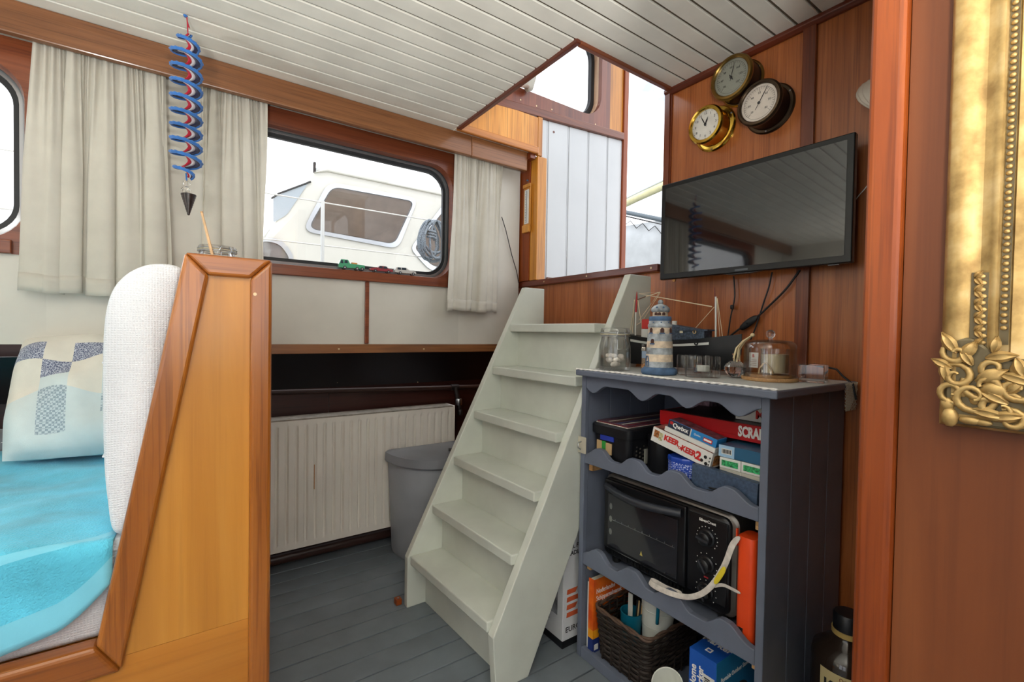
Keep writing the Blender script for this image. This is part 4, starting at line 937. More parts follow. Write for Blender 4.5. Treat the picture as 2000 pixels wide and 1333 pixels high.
# blue appliance carton
M_BLUEB = paint('blue_carton', '#1d57b4', .04, 5, .4, .01); M_BLUEL = paint('light_blue_face', '#2a86bd', .04, 5, .4, .01)
Mu = RXY((1.07, .662, ZB), 0, 0); bu = carton('stove_carton', 'blue cardboard carton with Home Marker lettering on the bottom shelf', 'carton', Mu, (.22, .075, .212), M_BLUEB)
_fM = Mu @ plane_m((-.0009, .02, .125), (0, 0, 1), (0, 1, 0))
lettering('Home', .024, bu, M_INKW, _fM @ Matrix.Translation(Vector((.02, .004, 0))), bold=.0005); lettering('Marker', .024, bu, M_INKW, _fM @ Matrix.Translation(Vector((.02, -.016, 0))), bold=.0005)
patch(bu, 'barcode_label', Mu, .002, .034, .1, .168, M_CARDW)
for i in range(12): patch(bu, 'bar', Mu, .006+(0 if i % 2 else .002), .022, .108+i*.0045, .110+i*.0045+(i % 3)*.0006, M_INKK, .0003, -.0011)
_tM = Mu @ plane_m((.05, 0, .2129), (0, 1, 0), (-1, 0, 0))
lettering('Home', .026, bu, M_INKW, Mu @ plane_m((.045, -.0, .2129), (0, -1, 0), (1, 0, 0)) @ Matrix.Translation(Vector((0, .05, 0))), bold=.0005); lettering('Marker', .026, bu, M_INKW, Mu @ plane_m((.045, 0, .2129), (0, -1, 0), (1, 0, 0)) @ Matrix.Translation(Vector((0, .022, 0))), bold=.0005)
MB().ringloft([[Mu @ Vector((.03+.011*k*cos(a), .011*k*sin(a), z)) for a in [2*pi*i/4+pi/4 for i in range(4)]] for k, z in ((1, .2124), (1, .213), (.6, .213), (.6, .2124))]).build('logo', M_INKW, bu)
MB().box(.001, .219, -.0381, -.0376, .0, .211).xf(Mu).build('light_face', M_BLUEL, bu)
lettering('Portable Outdoor Stove', .017, bu, M_INKW, sideY(Mu, .085, .16, .077), width=.13)
MB().lathe([(.001, 0), (.05, 0.0), (.052, .0006)], (.11, -.0388, .07), 28, 'y').xf(Mu).build('stove_picture', plain('stove_print', '#3d3f40', .4), bu)
# ================================================================ ON TOP OF THE CABINET
M_THIN = pane('thin_clear_glass', '#fdfdfd', .07)
M_CRYS = base('crystal', '#ffffff', .02, trans=1.0, ior=1.5)[0]
ZT = .9362
# perforated runner
def perforated(name, col, scale):
    m, nt, b = base(name, col, .55); v = coords(nt, (1, 1, 1), False)
    mp = nt.nodes.new('ShaderNodeMapping'); mp.inputs['Rotation'].default_value = (0, 0, pi/4); nt.links.new(v, mp.inputs[0])
    fs = []
    for d in ('X', 'Y', 'Z'):
        t = nt.nodes.new('ShaderNodeTexWave'); t.bands_direction = d; t.wave_profile = 'SIN'; t.inputs['Scale'].default_value = scale; nt.links.new(mp.outputs[0], t.inputs[0]); fs.append(t.outputs['Fac'])
    return m, nt, b, fs
M_LACE, _nt, _b, _fs = perforated('perforated_lace', '#d9dad6', 62)
_mx = _nt.nodes.new('ShaderNodeMath'); _mx.operation = 'MULTIPLY'; _nt.links.new(_fs[0], _mx.inputs[0]); _nt.links.new(_fs[1], _mx.inputs[1])
_th = _nt.nodes.new('ShaderNodeMath'); _th.operation = 'LESS_THAN'; _th.inputs[1].default_value = .5; _nt.links.new(_mx.outputs[0], _th.inputs[0]); _nt.links.new(_th.outputs[0], _b.inputs['Alpha'])
rn = thing('lace_runner', 'white perforated plastic runner covering the cabinet top', 'runner', (1.25, .79, .9353))
def runner(u, v): return (1.030+.40*u+.006*sin(11*v), .479+.618*v, .9356+.0003*sin(40*u)*sin(37*v))
_m = MB(); _m.grid(runner, 8, 16); _m.build('sheet', M_LACE, rn)
_cord = [(1.030+.006*sin(11*v)-.002, .479+.618*v, .9375) for v in [i/120 for i in range(121)]]
for ph in (0, pi): MB().tube([(p[0]+.0016*cos(i*.8+ph), p[1], p[2]+.0014*sin(i*.8+ph)) for i, p in enumerate(_cord)], .0015, 5).build('edge_cord', M_INKW, rn, smooth=60)
# the end hanging over the back right corner: a lattice of woven strips
_m = MB()
M_LATT = plain('lattice_plastic', '#c9bfa8', .5)
hx0, hx1, hz0, hz1 = 1.375, 1.455, .862, .934
for i in range(-9, 12):
    for sgn in (1, -1):
        pts = []
        for k in range(0, 13):
            z = hz1-(hz1-hz0)*k/12; x = hx0+i*.0088+sgn*(hz1-z)
            if hx0 <= x <= hx1: pts.append((x, .4755+.0004*sgn, z))
        if len(pts) > 1: _m.tube(pts, .0010, 4)
_m.build('hanging_lattice', M_LATT, rn, kind='stuff')

def clip_jar(name, label, c, r, h, M_lid=None):
    t = thing(name, label, 'jar', c); x, y, z = c
    MB().lathe([(r*.90, 0), (r*.985, .008), (r, h*.25), (r*.97, h*.55), (r*.86, h*.72), (r*.84, h*.78), (r*.88, h*.80), (r*.84, h*.82), (r*.80, h*.82), (r*.80, h*.74), (r*.91, h*.55), (r*.94, h*.25), (r*.93, .012), (.001, .008)], c, 32, cap=False).build('glass_body', M_THIN, t, smooth=60)
    MB().lathe([(r*.84, h*.845), (r*.90, h*.855), (r*.90, h*.93), (r*.86, h*.97), (r*.5, h*.985), (.001, h*.985)], c, 32, cap=False).build('glass_lid', M_THIN, t, smooth=50)
    MB().lathe([(r*.88, h*.822), (r*.92, h*.826), (r*.92, h*.84), (r*.88, h*.844)], c, 32, cap=False).build('rubber_ring', plain('rubber_ring', '#c9c3a6', .6), t, smooth=50)
    for zz in (h*.79, h*.87): MB().tube([(x+r*.915*cos(a), y+r*.915*sin(a), z+zz) for a in [2*pi*i/32 for i in range(32)]], .0012, 6, True).build('wire_band', M_STEEL, t, smooth=60)
    a0 = math.atan2(-y, -x)+.35; ca, sa = cos(a0), sin(a0)
    def W(o, w, zz): return (x+(r*.93+o)*ca-w*sa, y+(r*.93+o)*sa+w*ca, z+zz)
    for s_ in (1, -1): MB().tube([W(.0, .012*s_, h*.88), W(.006, .009*s_, h*.92), W(.007, .013*s_, h*.84), W(.007, .015*s_, h*.76), W(.004, .011*s_, h*.71)], .0011, 5).build('clip_wire', M_STEEL, t, smooth=60)
    MB().tube([W(.004, .010, h*.72), W(.004, .010, h*.50), W(.004, -.010, h*.50), W(.004, -.010, h*.72)], .0011, 5).build('clip_lever', M_STEEL, t, smooth=60)
    return t
JC = (1.118, 1.022, ZT); clip_jar('clip_jar', 'clip-top glass jar of white beach stones on the cabinet', JC, .051, .137)
M_STONE = paint('beach_stone', '#d9d4ca', .12, 40, .8, .1)
rs = random.Random(5)
for i in range(16):
    a = rs.uniform(0, 6.28); rr = rs.uniform(0.006, .030); lv = i//6
    c = (JC[0]+rr*cos(a), JC[1]+rr*sin(a), ZT+.020+lv*.0125)
    _m = MB(); _m.ball((0, 0, 0), .0095, 10, 7, (rs.uniform(1.1, 1.7), 1, .85)); _m.xf(Matrix.Translation(Vector(c)) @ Matrix.Rotation(rs.uniform(0, 3), 4, 'Z') @ Matrix.Rotation(rs.uniform(-.5, .5), 4, 'Y'))
    o = _m.build('beach_stone', M_STONE if i != 5 else plain('dark_stone', '#4a4a4c', .7), None, smooth=60); tag(o, 'rounded white beach stone inside the clip-top jar' if i != 5 else 'dark grey beach stone inside the clip-top jar', 'stone', 'beach stones in the jar')
# lighthouse
LC = Vector((1.125, .856, ZT)); lh = thing('lighthouse_figurine', 'blue and cream ceramic lighthouse figurine at the cabinet front', 'figurine', LC)
def cer(name, col, v=.12): return paint(name, col, v, 45, .8, .25)
C_B, C_C, C_G = cer('ceramic_blue', '#4f6a8c'), cer('ceramic_cream', '#d8c7b0'), cer('ceramic_grey', '#9fa6ac', .2)
_k = .000212
def lz(y): return (1225-y)*_k
def lr(px): return px/7.014*1.342/903
def band(y0, y1, r0, r1, mt, nm): MB().lathe([(lr(r0), lz(y0)), (lr(r1), lz(y1))], LC, 36).build(nm, mt, lh, smooth=50)
MB().lathe([(lr(225), 0), (lr(242), .006), (lr(238), .014), (lr(200), .021)], LC, 36).build('base', C_B, lh, smooth=60)
for i, (y0, y1, r0, r1) in enumerate([(1128, 1050, 186, 182), (1050, 950, 182, 177), (950, 860, 177, 172), (860, 770, 172, 167), (770, 668, 167, 160), (668, 585, 160, 154)]): band(y0, y1, r0, r1, C_G if i % 2 == 0 else C_C, 'stripe_band')
MB().lathe([(lr(156), lz(585)), (lr(162), lz(570)), (lr(160), lz(545)), (lr(150), lz(535)), (lr(148), lz(495))], LC, 36).build('gallery_wall', C_G, lh, smooth=50)
MB().lathe([(lr(145), lz(495)), (lr(150), lz(480)), (lr(146), lz(440)), (lr(135), lz(432))], LC, 36).build('gallery_ring', C_B, lh, smooth=50)
MB().lathe([(lr(102), lz(432)), (lr(98), lz(372))], LC, 36).build('lantern_room', C_C, lh, smooth=50)
MB().lathe([(lr(112), lz(372)), (lr(128), lz(345)), (lr(118), lz(318)), (lr(85), lz(285)), (lr(38), lz(264)), (lr(24), lz(258))], LC, 36).build('dome', C_G, lh, smooth=60)
MB().ball((LC.x, LC.y, LC.z+lz(236)), lr(36), 14, 10).build('finial', C_G, lh, smooth=180)
_a0 = math.atan2(-LC.y, -LC.x); M_WIN = plain('ceramic_dark', '#4a2f28', .8)
def lwin(da, y, r, w, h, sill=True):
    a = _a0+da; M = Matrix.Translation(LC) @ Matrix.Rotation(a, 4, 'Z'); z = lz(y); x = lr(r)
    MB().prism([(-w/2, z), (w/2, z), (w/2, z+h*.65), (w*.25, z+h*.93), (0, z+h), (-w*.25, z+h*.93), (-w/2, z+h*.65)], 'x', x-.004, x+.0012).xf(M).build('window', M_WIN, lh)
    if sill: MB().box(x-.003, x+.0028, -w*.7, w*.7, z-.003, z).xf(M).build('window_sill', C_B, lh)
lwin(-.78, 655, 160, .0085, .014); lwin(.19, 655, 160, .011, .014); lwin(1.02, 655, 160, .008, .014); lwin(-.58, 800, 172, .0095, .013)
for da in (-.55, -.1, .45): lwin(da, 420, 102, .009, .009, False)
for da in (-.6, .1, .8): MB().ball((LC.x+lr(150)*cos(_a0+da), LC.y+lr(150)*sin(_a0+da), LC.z+lz(515)), .0022, 8, 6).build('porthole', C_B, lh)
for da in (-.4, .35): MB().ball((LC.x+lr(116)*cos(_a0+da), LC.y+lr(116)*sin(_a0+da), LC.z+lz(312)), .003, 8, 6).build('dome_dot', C_B, lh)
for k in range(2): MB().tube([(LC.x+(lr(184)+.001)*cos(_a0-1.0+da), LC.y+(lr(184)+.001)*sin(_a0-1.0+da), LC.z+lz(1110-140*k*0-zz)) for da, zz in ((-.16, 0), (-.16, 95), (-.08, 135), (.08, 135), (.16, 95), (.16, 0))] if k == 0 else [(LC.x+(lr(184)+.001)*cos(_a0-1.0+da), LC.y+(lr(184)+.001)*sin(_a0-1.0+da), LC.z+lz(1050)) for da in (-.16, 0, .16)], .0016, 6).build('door_outline', C_B, lh, smooth=60)
# picture card
pc = thing('picture_block', 'small upright picture block half hidden behind the lighthouse', 'picture', (1.19, .955, ZT))
MB().box(1.187, 1.197, .925, .972, ZT, ZT+.083).build('block', pane('acrylic', '#f2f2f0', .1), pc); MB().box(1.1862, 1.1868, .927, .970, ZT+.04, ZT+.062).build('sky_print', plain('sky_print', '#9fb4cc', .4), pc)
MB().box(1.1862, 1.1868, .927, .970, ZT+.022, ZT+.0398).build('town_print', paint('town_print', '#8a7866', .4, 300, .5), pc); MB().box(1.1862, 1.1868, .927, .970, ZT+.003, ZT+.0218).build('shore_print', paint('shore_print', '#b98a62', .3, 200, .5), pc)
# model trawler
XS = 1.285; sh = thing('model_ship', 'wooden model trawler with black hull and two masts on the cabinet', 'model ship', (XS, .93, ZT))
M_HB = paint('hull_black', '#15171b', .1, 30, .45, .05); M_HW = plain('hull_white', '#c9cbc7', .5); M_HBL = paint('deckhouse_blue', '#3d4a5a', .25, 160, .5, .1)
_y0, _y1 = aX(1232, 690, XS).y, aX(1448, 690, XS).y
def hull_sec(t):
    y = _y0+(_y1-_y0)*t; b = .033*(max(0, sin(pi*min(1, .12+.80*t)))**.55); 
    if t > .8: b *= max(.03, (1-t)/.2)**.6
    zk = ZT+.012+.05*max(0, (t-.82)/.18)**2; zd = ZT+.098+.014*abs(t-.45)**1.5*4
    rake = .0
    return y, b, zk, zd
secs = []; N = 24
for i in range(N+1):
    y, b, zk, zd = hull_sec(i/N); secs.append([Vector((XS+s_*b*w, y, zk+(zd-zk)*hh)) for s_, w, hh in ((-1, 1, 1), (-1, .98, .65), (-1, .75, .25), (-1, .08, 0), (1, .08, 0), (1, .75, .25), (1, .98, .65), (1, 1, 1))])
MB().loft(secs).build('hull', M_HB, sh, smooth=40)
_m = MB(); vs_ = []
for i in range(N):
    y, b, zk, zd = hull_sec(i/N); vs_ += [(XS-b*1.0-.0012, y, zk+(zd-zk)*.86), (XS-b-.0012, y, zk+(zd-zk)*.78)]
_m._add(vs_, [(2*i, 2*i+1, 2*i+3, 2*i+2) for i in range(1, N-5)]); _m.build('white_stripe', M_HW, sh, solid=.001)
for yy in (.98, .82): MB().box(XS-.024, XS+.024, yy-.012, yy+.012, ZT, ZT+.03).build('cradle', M_MAHOGD, sh)
def dk(px, py): v = aX(px, py, XS); return v
c1, c2 = dk(1316, 660), dk(1384, 660); zd0 = ZT+.098
MB().prism([(c1.y, zd0), (c2.y, zd0), (c2.y, dk(1384, 646).z), (c1.y, dk(1316, 634).z)], 'x', XS-.024, XS+.02).build('deckhouse', M_HBL, sh, bevel=.003)
MB().box(XS-.027, XS+.024, dk(1392, 645).y, c1.y+.003, dk(1384, 647).z, dk(1384, 644).z).build('deckhouse_roof', M_HBL, sh)
MB().box(XS-.0255, XS-.0242, dk(1343, 648).y, dk(1337, 648).y, dk(1340, 651).z, dk(1340, 645).z).build('cabin_window', plain('cabin_window_cream', '#d9d2b4', .5), sh)  # cream-coloured window on the model's deckhouse
MB().lathe([(.006, 0), (.0035, 0), (.0035, .002), (.006, .002)], (XS-.027, dk(1366, 649).y, dk(1366, 649).z), 14, 'x', False).build('lifebuoy', M_CARDB, sh)
_fy = dk(1321, 650).y
MB().lathe([(.018, zd0-ZT), (.017, zd0-ZT+.01), (.011, zd0-ZT+.035)], (XS-.005, _fy+.004, ZT), 20).build('funnel', M_HW, sh, smooth=40); MB().lathe([(.0078, zd0-ZT+.0352), (.0078, zd0-ZT+.062)], (XS-.005, _fy+.004, ZT), 16).build('funnel_top', M_HW, sh, smooth=40)
MB().box(XS-.014, XS+.01, dk(1275, 640).y, dk(1258, 640).y, dk(1265, 643).z, dk(1265, 624).z).build('red_winch_house', plain('ship_red', '#b5322e', .5), sh, bevel=.002); MB().box(XS-.014, XS+.01, dk(1275, 640).y, dk(1258, 640).y, zd0-.002, dk(1265, 643).z-.0003).build('white_house', M_HW, sh)
m1b, m1t = dk(1241, 655), dk(1244, 570); m2b, m2t = dk(1398, 665), dk(1398, 585); m2x = dk(1396, 562)
MB().tube([(XS, m1b.y, zd0-.002), (XS, m1b.y, dk(1241, 610).z)], .0028, 8).build('mast_lower', M_HW, sh); MB().tube([(XS, m1b.y, dk(1241, 610).z), (XS, m1t.y, dk(1243, 582).z), (XS, m1t.y, m1t.z)], [.0036, .003, .001], 8).build('mast_top', plain('mast_red', '#a3262a', .5), sh)
MB().tube([(XS, m2b.y, zd0-.002), (XS, m2t.y, dk(1398, 580).z)], .0028, 8).build('mast_lower', M_HW, sh); MB().tube([(XS, m2t.y+.002, dk(1396, 600).z), (XS, m2x.y, m2x.z)], [.0022, .0012], 8).build('mast_top', plain('mast_dark_red', '#6b2a28', .5), sh)
M_LINE = plain('rigging_twine', '#d3c3a4', .8)
def rig(pts, nm='rigging_line', r=.0009, mt=None): MB().tube([Vector((XS-.004*(i % 2), dk(*p).y, dk(*p).z)) for i, p in enumerate(pts)], r, 5).build(nm, mt or M_LINE, sh)
rig([(1244, 586), (1262, 580)], 'boom', .0018, plain('boom_brown', '#5c3a2a', .6)); rig([(1262, 580), (1290, 571)], 'boom_tip', .0014)
rig([(1248, 574), (1290, 571), (1248, 626)]); rig([(1248, 574), (1392, 599)]); rig([(1262, 577), (1392, 600)]); rig([(1240, 586), (1233, 645)]); rig([(1239, 586), (1237, 650)]); rig([(1245, 586), (1258, 655)]); rig([(1246, 586), (1255, 640)]); rig([(1290, 571), (1256, 628), (1242, 636)]); rig([(1395, 600), (1360, 641)]); rig([(1400, 583), (1408, 663)]); rig([(1401, 583), (1413, 661)])
MB().lathe([(.0062, 0), (.003, 0), (.003, .003), (.0062, .003)], (XS-.037, dk(1373, 671).y, dk(1373, 671).z), 14, 'x', False).build('tyre_fender', M_RUBBER, sh)
# ribbed glass tealight holders
def tealight(c, label, candle):
    t = thing('tealight_holder', label, 'candle holder', c, 'ribbed glass tealight holders')
    M = Matrix.Translation(Vector(c)) @ Matrix.Rotation(YAW-pi/2, 4, 'Z')      # long face square to the cabinet corner view
    def lp_(a, b, z, rib=1):
        P_ = perim(rrect(-a, a, -b, b, .008, 4), 88); return [M @ Vector((x*(1+rib*.035*cos(2*pi*k/4)), y*(1+rib*.05*cos(2*pi*k/4)), z)) for k, (x, y) in enumerate(P_)]
    MB().loft([lp_(.040, .021, 0), lp_(.041, .022, .002), lp_(.041, .022, .056), lp_(.040, .021, .058, .5), lp_(.021, .0195, .058, 0), lp_(.021, .0195, .014, 0)]).build('ribbed_glass', M_THIN, t, smooth=50)
    MB().lathe([(.019, .0145), (.019, .0165)], c, 24).build('glass_floor', M_THIN, t)
    if candle:
        cd = thing('tealight', 'white tealight in the front ribbed glass holder', 'candle', (c[0], c[1], c[2]+.017)); MB().lathe([(.0175, .017), (.018, .018), (.018, .032), (.0165, .033)], c, 24).build('wax', M_CUPW, cd, smooth=40); MB().tube([(c[0], c[1], c[2]+.033), (c[0]+.001, c[1], c[2]+.040)], .0008, 5).build('wick', M_INKK, cd)
tealight((1.200, .795, ZT), 'ribbed glass tealight holder behind the candle-filled one', False); tealight((1.158, .738, ZT), 'front ribbed glass tealight holder with a white tealight', True)
# cut-glass perfume bottle with tassel
DC = Vector((1.238, .690, ZT)); dc = thing('glass_ball_bottle', 'round cut-glass bottle lying beside the cloche', 'bottle', DC)
_m = MB(); _m.ball((DC.x, DC.y, DC.z+.0245), .027, 9, 7, (1.05, 1.05, .88)); _m.build('faceted_body', M_CRYS, dc)
MB().lathe([(.008, 0), (.007, .012), (.009, .014), (.009, .018)], (DC.x, DC.y, DC.z+.0485), 12).build('neck', M_CRYS, dc)
ts = thing('cream_tassel', 'cream yarn tassel draped over the cut-glass bottle', 'tassel', (1.255, .665, ZT+.03))
M_YARN = plain('cream_yarn', '#d8c8a2', .9)
_A, _B, _C2 = aX(1470, 655, 1.29), aX(1452, 668, 1.27), aX(1437, 704, 1.225)
for i in range(14):
    o = Vector((rs.uniform(-.004, .004), rs.uniform(-.004, .004), rs.uniform(-.003, .003))); MB().tube([_A+o*.2, _B+o*.8, (_B+_C2)/2+o*1.3+Vector((-.006, .003, .004)), _C2+o*2.2], .0014, 5).build('strand', M_YARN, ts, smooth=60)
MB().ball(_A, .006, 10, 8).build('knot', M_YARN, ts, smooth=180)
# cloche with candle
KC = Vector((1.256, .607, ZT)); cl = thing('glass_cloche', 'glass cloche with round knob on a bamboo base', 'cloche', KC)
M_BAMB = wood('bamboo', '#b98a55', '#cba06c', '#dab484', 'x', .45, .1, 2, .03)
MB().lathe([(.066, 0), (.067, .002), (.067, .008), (.0665, .009)], KC, 40).build('base_disc', M_BAMB, cl, smooth=40); MB().lathe([(.058, .0092), (.058, .0155), (.057, .0165)], KC, 40).build('base_step', M_BAMB, cl, smooth=40)
MB().lathe([(.0625, .0095), (.0625, .085), (.060, .096), (.052, .103), (.03, .106), (.006, .107), (.006, .105), (.03, .104), (.051, .101), (.058, .094), (.0605, .085), (.0605, .0095)], KC, 44, cap=False).build('dome', M_THIN, cl, smooth=50)
MB().lathe([(.005, .1075), (.005, .112)], KC, 14).build('knob_stem', M_CRYS, cl); MB().ball((KC.x, KC.y, KC.z+.1215), .0115, 18, 12).build('knob', M_CRYS, cl, smooth=180)
ca = thing('jar_candle', 'cream jar candle with paper tag under the cloche', 'candle', (KC.x-.004, KC.y-.012, KC.z+.0167)); cc = (KC.x-.002, KC.y-.014, KC.z+.0168)
MB().lathe([(.031, 0), (.033, .002), (.034, .066), (.0325, .066), (.0315, .003)], cc, 30, cap=False).build('candle_glass', M_THIN, ca, smooth=40); MB().lathe([(.0305, .004), (.0318, .052)], cc, 30).build('wax', base('cream_wax', '#e2d3ae', .5)[0], ca, smooth=40)
_tg = Vector((KC.x-.028, KC.y+.028, KC.z+.02)); _tm = Matrix.Translation(_tg) @ Matrix.Rotation(radians(-18), 4, 'Z'); MB().box(-.0008, .0008, -.015, .015, .012, .052).xf(_tm).build('paper_tag', M_CARDW, ca)
lettering('B', .012, ca, M_INKR, _tm @ plane_m((-.0012, -.0, .043), (0, -1, 0), (0, 0, 1))); 
for i in range(4): MB().box(-.0014, -.0009, -.011, .010-.004*(i % 2), .018+.0045*i, .0195+.0045*i).xf(_tm).build('tag_line', plain('tag_ink', '#a58f86', .7), ca)
MB().tube([(cc[0]-.034, cc[1]+.012, cc[2]+.028), (cc[0]-.040, cc[1]+.002, cc[2]+.03), (cc[0]-.038, cc[1]-.010, cc[2]+.014), (cc[0]-.036, cc[1]-.014, cc[2]+.002)], .0022, 6).build('ribbon', M_CARDB, ca, smooth=60)
MB().tube([(cc[0]-.034, cc[1]+.012, cc[2]+.028), (cc[0]-.042, cc[1]+.018, cc[2]+.016), (cc[0]-.038, cc[1]+.022, cc[2]+.002)], .0022, 6).build('ribbon', M_CARDB, ca, smooth=60)
# crystal block
cr = MB().box(-.0285, .0285, -.0285, .0285, 0, .045).xf(Matrix.Translation(Vector((1.318, .528, ZT))) @ Matrix.Rotation(radians(12), 4, 'Z')).build('crystal_block', M_CRYS, None, bevel=.0015); tag(cr, 'clear square crystal block at the right end of the cabinet', 'paperweight')
cbk = MB().tube([aX(1590, 712, 1.44), aX(1612, 717, 1.43), aX(1634, 722, 1.43), aX(1646, 735, 1.425), Vector((1.42, .474, .93)), Vector((1.43, .470, .89))], .0028, 8).build('black_cord', M_RUBBER, None, smooth=60); tag(cbk, 'black power cord running over the right edge of the cabinet', 'cord')

# ================================================================ ON THE BULKHEAD
M_TVB = plain('tv_gloss_black', '#090a0c', .3); M_SCRN = base('tv_screen', '#0b0d10', .06, coat=1.0, spec=.6)[0]; M_SCRN.node_tree.nodes['Principled BSDF'].inputs['Coat Roughness'].default_value = .03
tv = thing('television', 'black flat-screen television mounted on the wooden bulkhead', 'television', (1.42, .772, 1.24))
ty0, ty1, tz0, tz1 = .483, 1.062, 1.248, 1.586; tx = 1.40; TVM = Matrix.Translation(Vector((1.40, .772, 0))) @ Matrix.Rotation(radians(2.5), 4, 'Z') @ Matrix.Translation(Vector((-1.40, -.772, 0)))
MB().box(tx, tx+.022, ty0, ty1, tz0, tz1).xf(TVM).build('frame', M_TVB, tv, bevel=.003)
MB().box(tx-.0012, tx-.0003, ty0+.017, ty1-.017, tz0+.020, tz1-.016).xf(TVM).build('screen', M_SCRN, tv)
MB().box(tx+.0225, tx+.05, ty0+.08, ty1-.08, tz0+.04, tz1-.08).xf(TVM).build('rear_housing', M_TVB, tv, bevel=.006)
MB().box(tx+.0505, XB-.0005, .68, .86, 1.36, 1.50).build('wall_mount', M_BLACKP, tv)
MB().prism([(.74, tz0-.004), (.80, tz0-.004), (.825, tz0), (.715, tz0)], 'x', tx+.001, tx+.018).xf(TVM).build('lower_lip', M_TVB, tv); MB().box(tx-.0006, tx, .75, .79, tz0+.006, tz0+.012).xf(TVM).build('logo_strip', plain('logo_silver', '#4f5258', .3), tv)
MB().box(tx+.004, tx+.012, ty0+.03, ty0+.055, tz0-.003, tz0-.0003).xf(TVM).build('sensor_foot', plain('sensor_grey', '#55585c', .4), tv)
def cable(name, label, pts, r, X=1.466, mat=None):
    t = thing(name, label, 'cable', aX(pts[-1][0], pts[-1][1], X)); P_ = [aX(a, b, X) for a, b in pts]
    Q = []
    for i in range(len(P_)-1):
        p0, p1, p2, p3 = P_[max(i-1, 0)], P_[i], P_[i+1], P_[min(i+2, len(P_)-1)]
        for k in range(6):
            s = k/6; Q.append(.5*((2*p1)+(p2-p0)*s+(2*p0-5*p1+4*p2-p3)*s*s+(-p0+3*p1-3*p2+p3)*s**3))
    Q.append(P_[-1]); MB().tube(Q, r, 8).build('lead', mat or M_RUBBER, t, smooth=60); return t
t = cable('aerial_cable', 'thin black cable with small plug hanging left below the television', [(1433, 540), (1435, 580), (1428, 615), (1424, 640), (1421, 660)], .0022)
MB().lathe([(.005, -.007), (.006, -.005), (.006, .005), (.005, .007)], aX(1430, 600, 1.466), 10).build('ferrite_bead', M_RUBBER, t, smooth=40)
t = cable('power_cable', 'black power cable with rocker switch below the television', [(1562, 528), (1535, 565), (1500, 600), (1480, 618), (1448, 640), (1425, 658), (1418, 668)], .0032)
_s = aX(1462, 631, 1.463); _d = (aX(1478, 619, 1.463)-aX(1446, 643, 1.463)).normalized()
MB().loft([[_s+_d*k+Vector((-.006*w*cos(a), 0, 0))+_d.cross(Vector((1, 0, 0)))*(.0115*w*sin(a)) for a in [2*pi*i/14 for i in range(14)]] for k, w in ((-.034, .25), (-.028, .75), (-.01, 1), (.01, 1), (.026, .8), (.034, .3))]).build('switch_body', M_RUBBER, t, smooth=60)
MB().ball(_s+Vector((-.0065, 0, 0)), .004, 10, 6, (.4, 1.4, 1)).build('rocker', M_BLACKP, t, smooth=180)
cable('signal_cable', 'slim black cable hanging at the middle below the television', [(1508, 532), (1502, 560), (1492, 590), (1484, 615), (1474, 645), (1466, 664)], .0024)
t = cable('lamp_wire', 'thin white wire rising beside the television to the shell lamp', [(1664, 400), (1676, 384), (1690, 368), (1700, 355)], .0013, 1.462, M_HW)

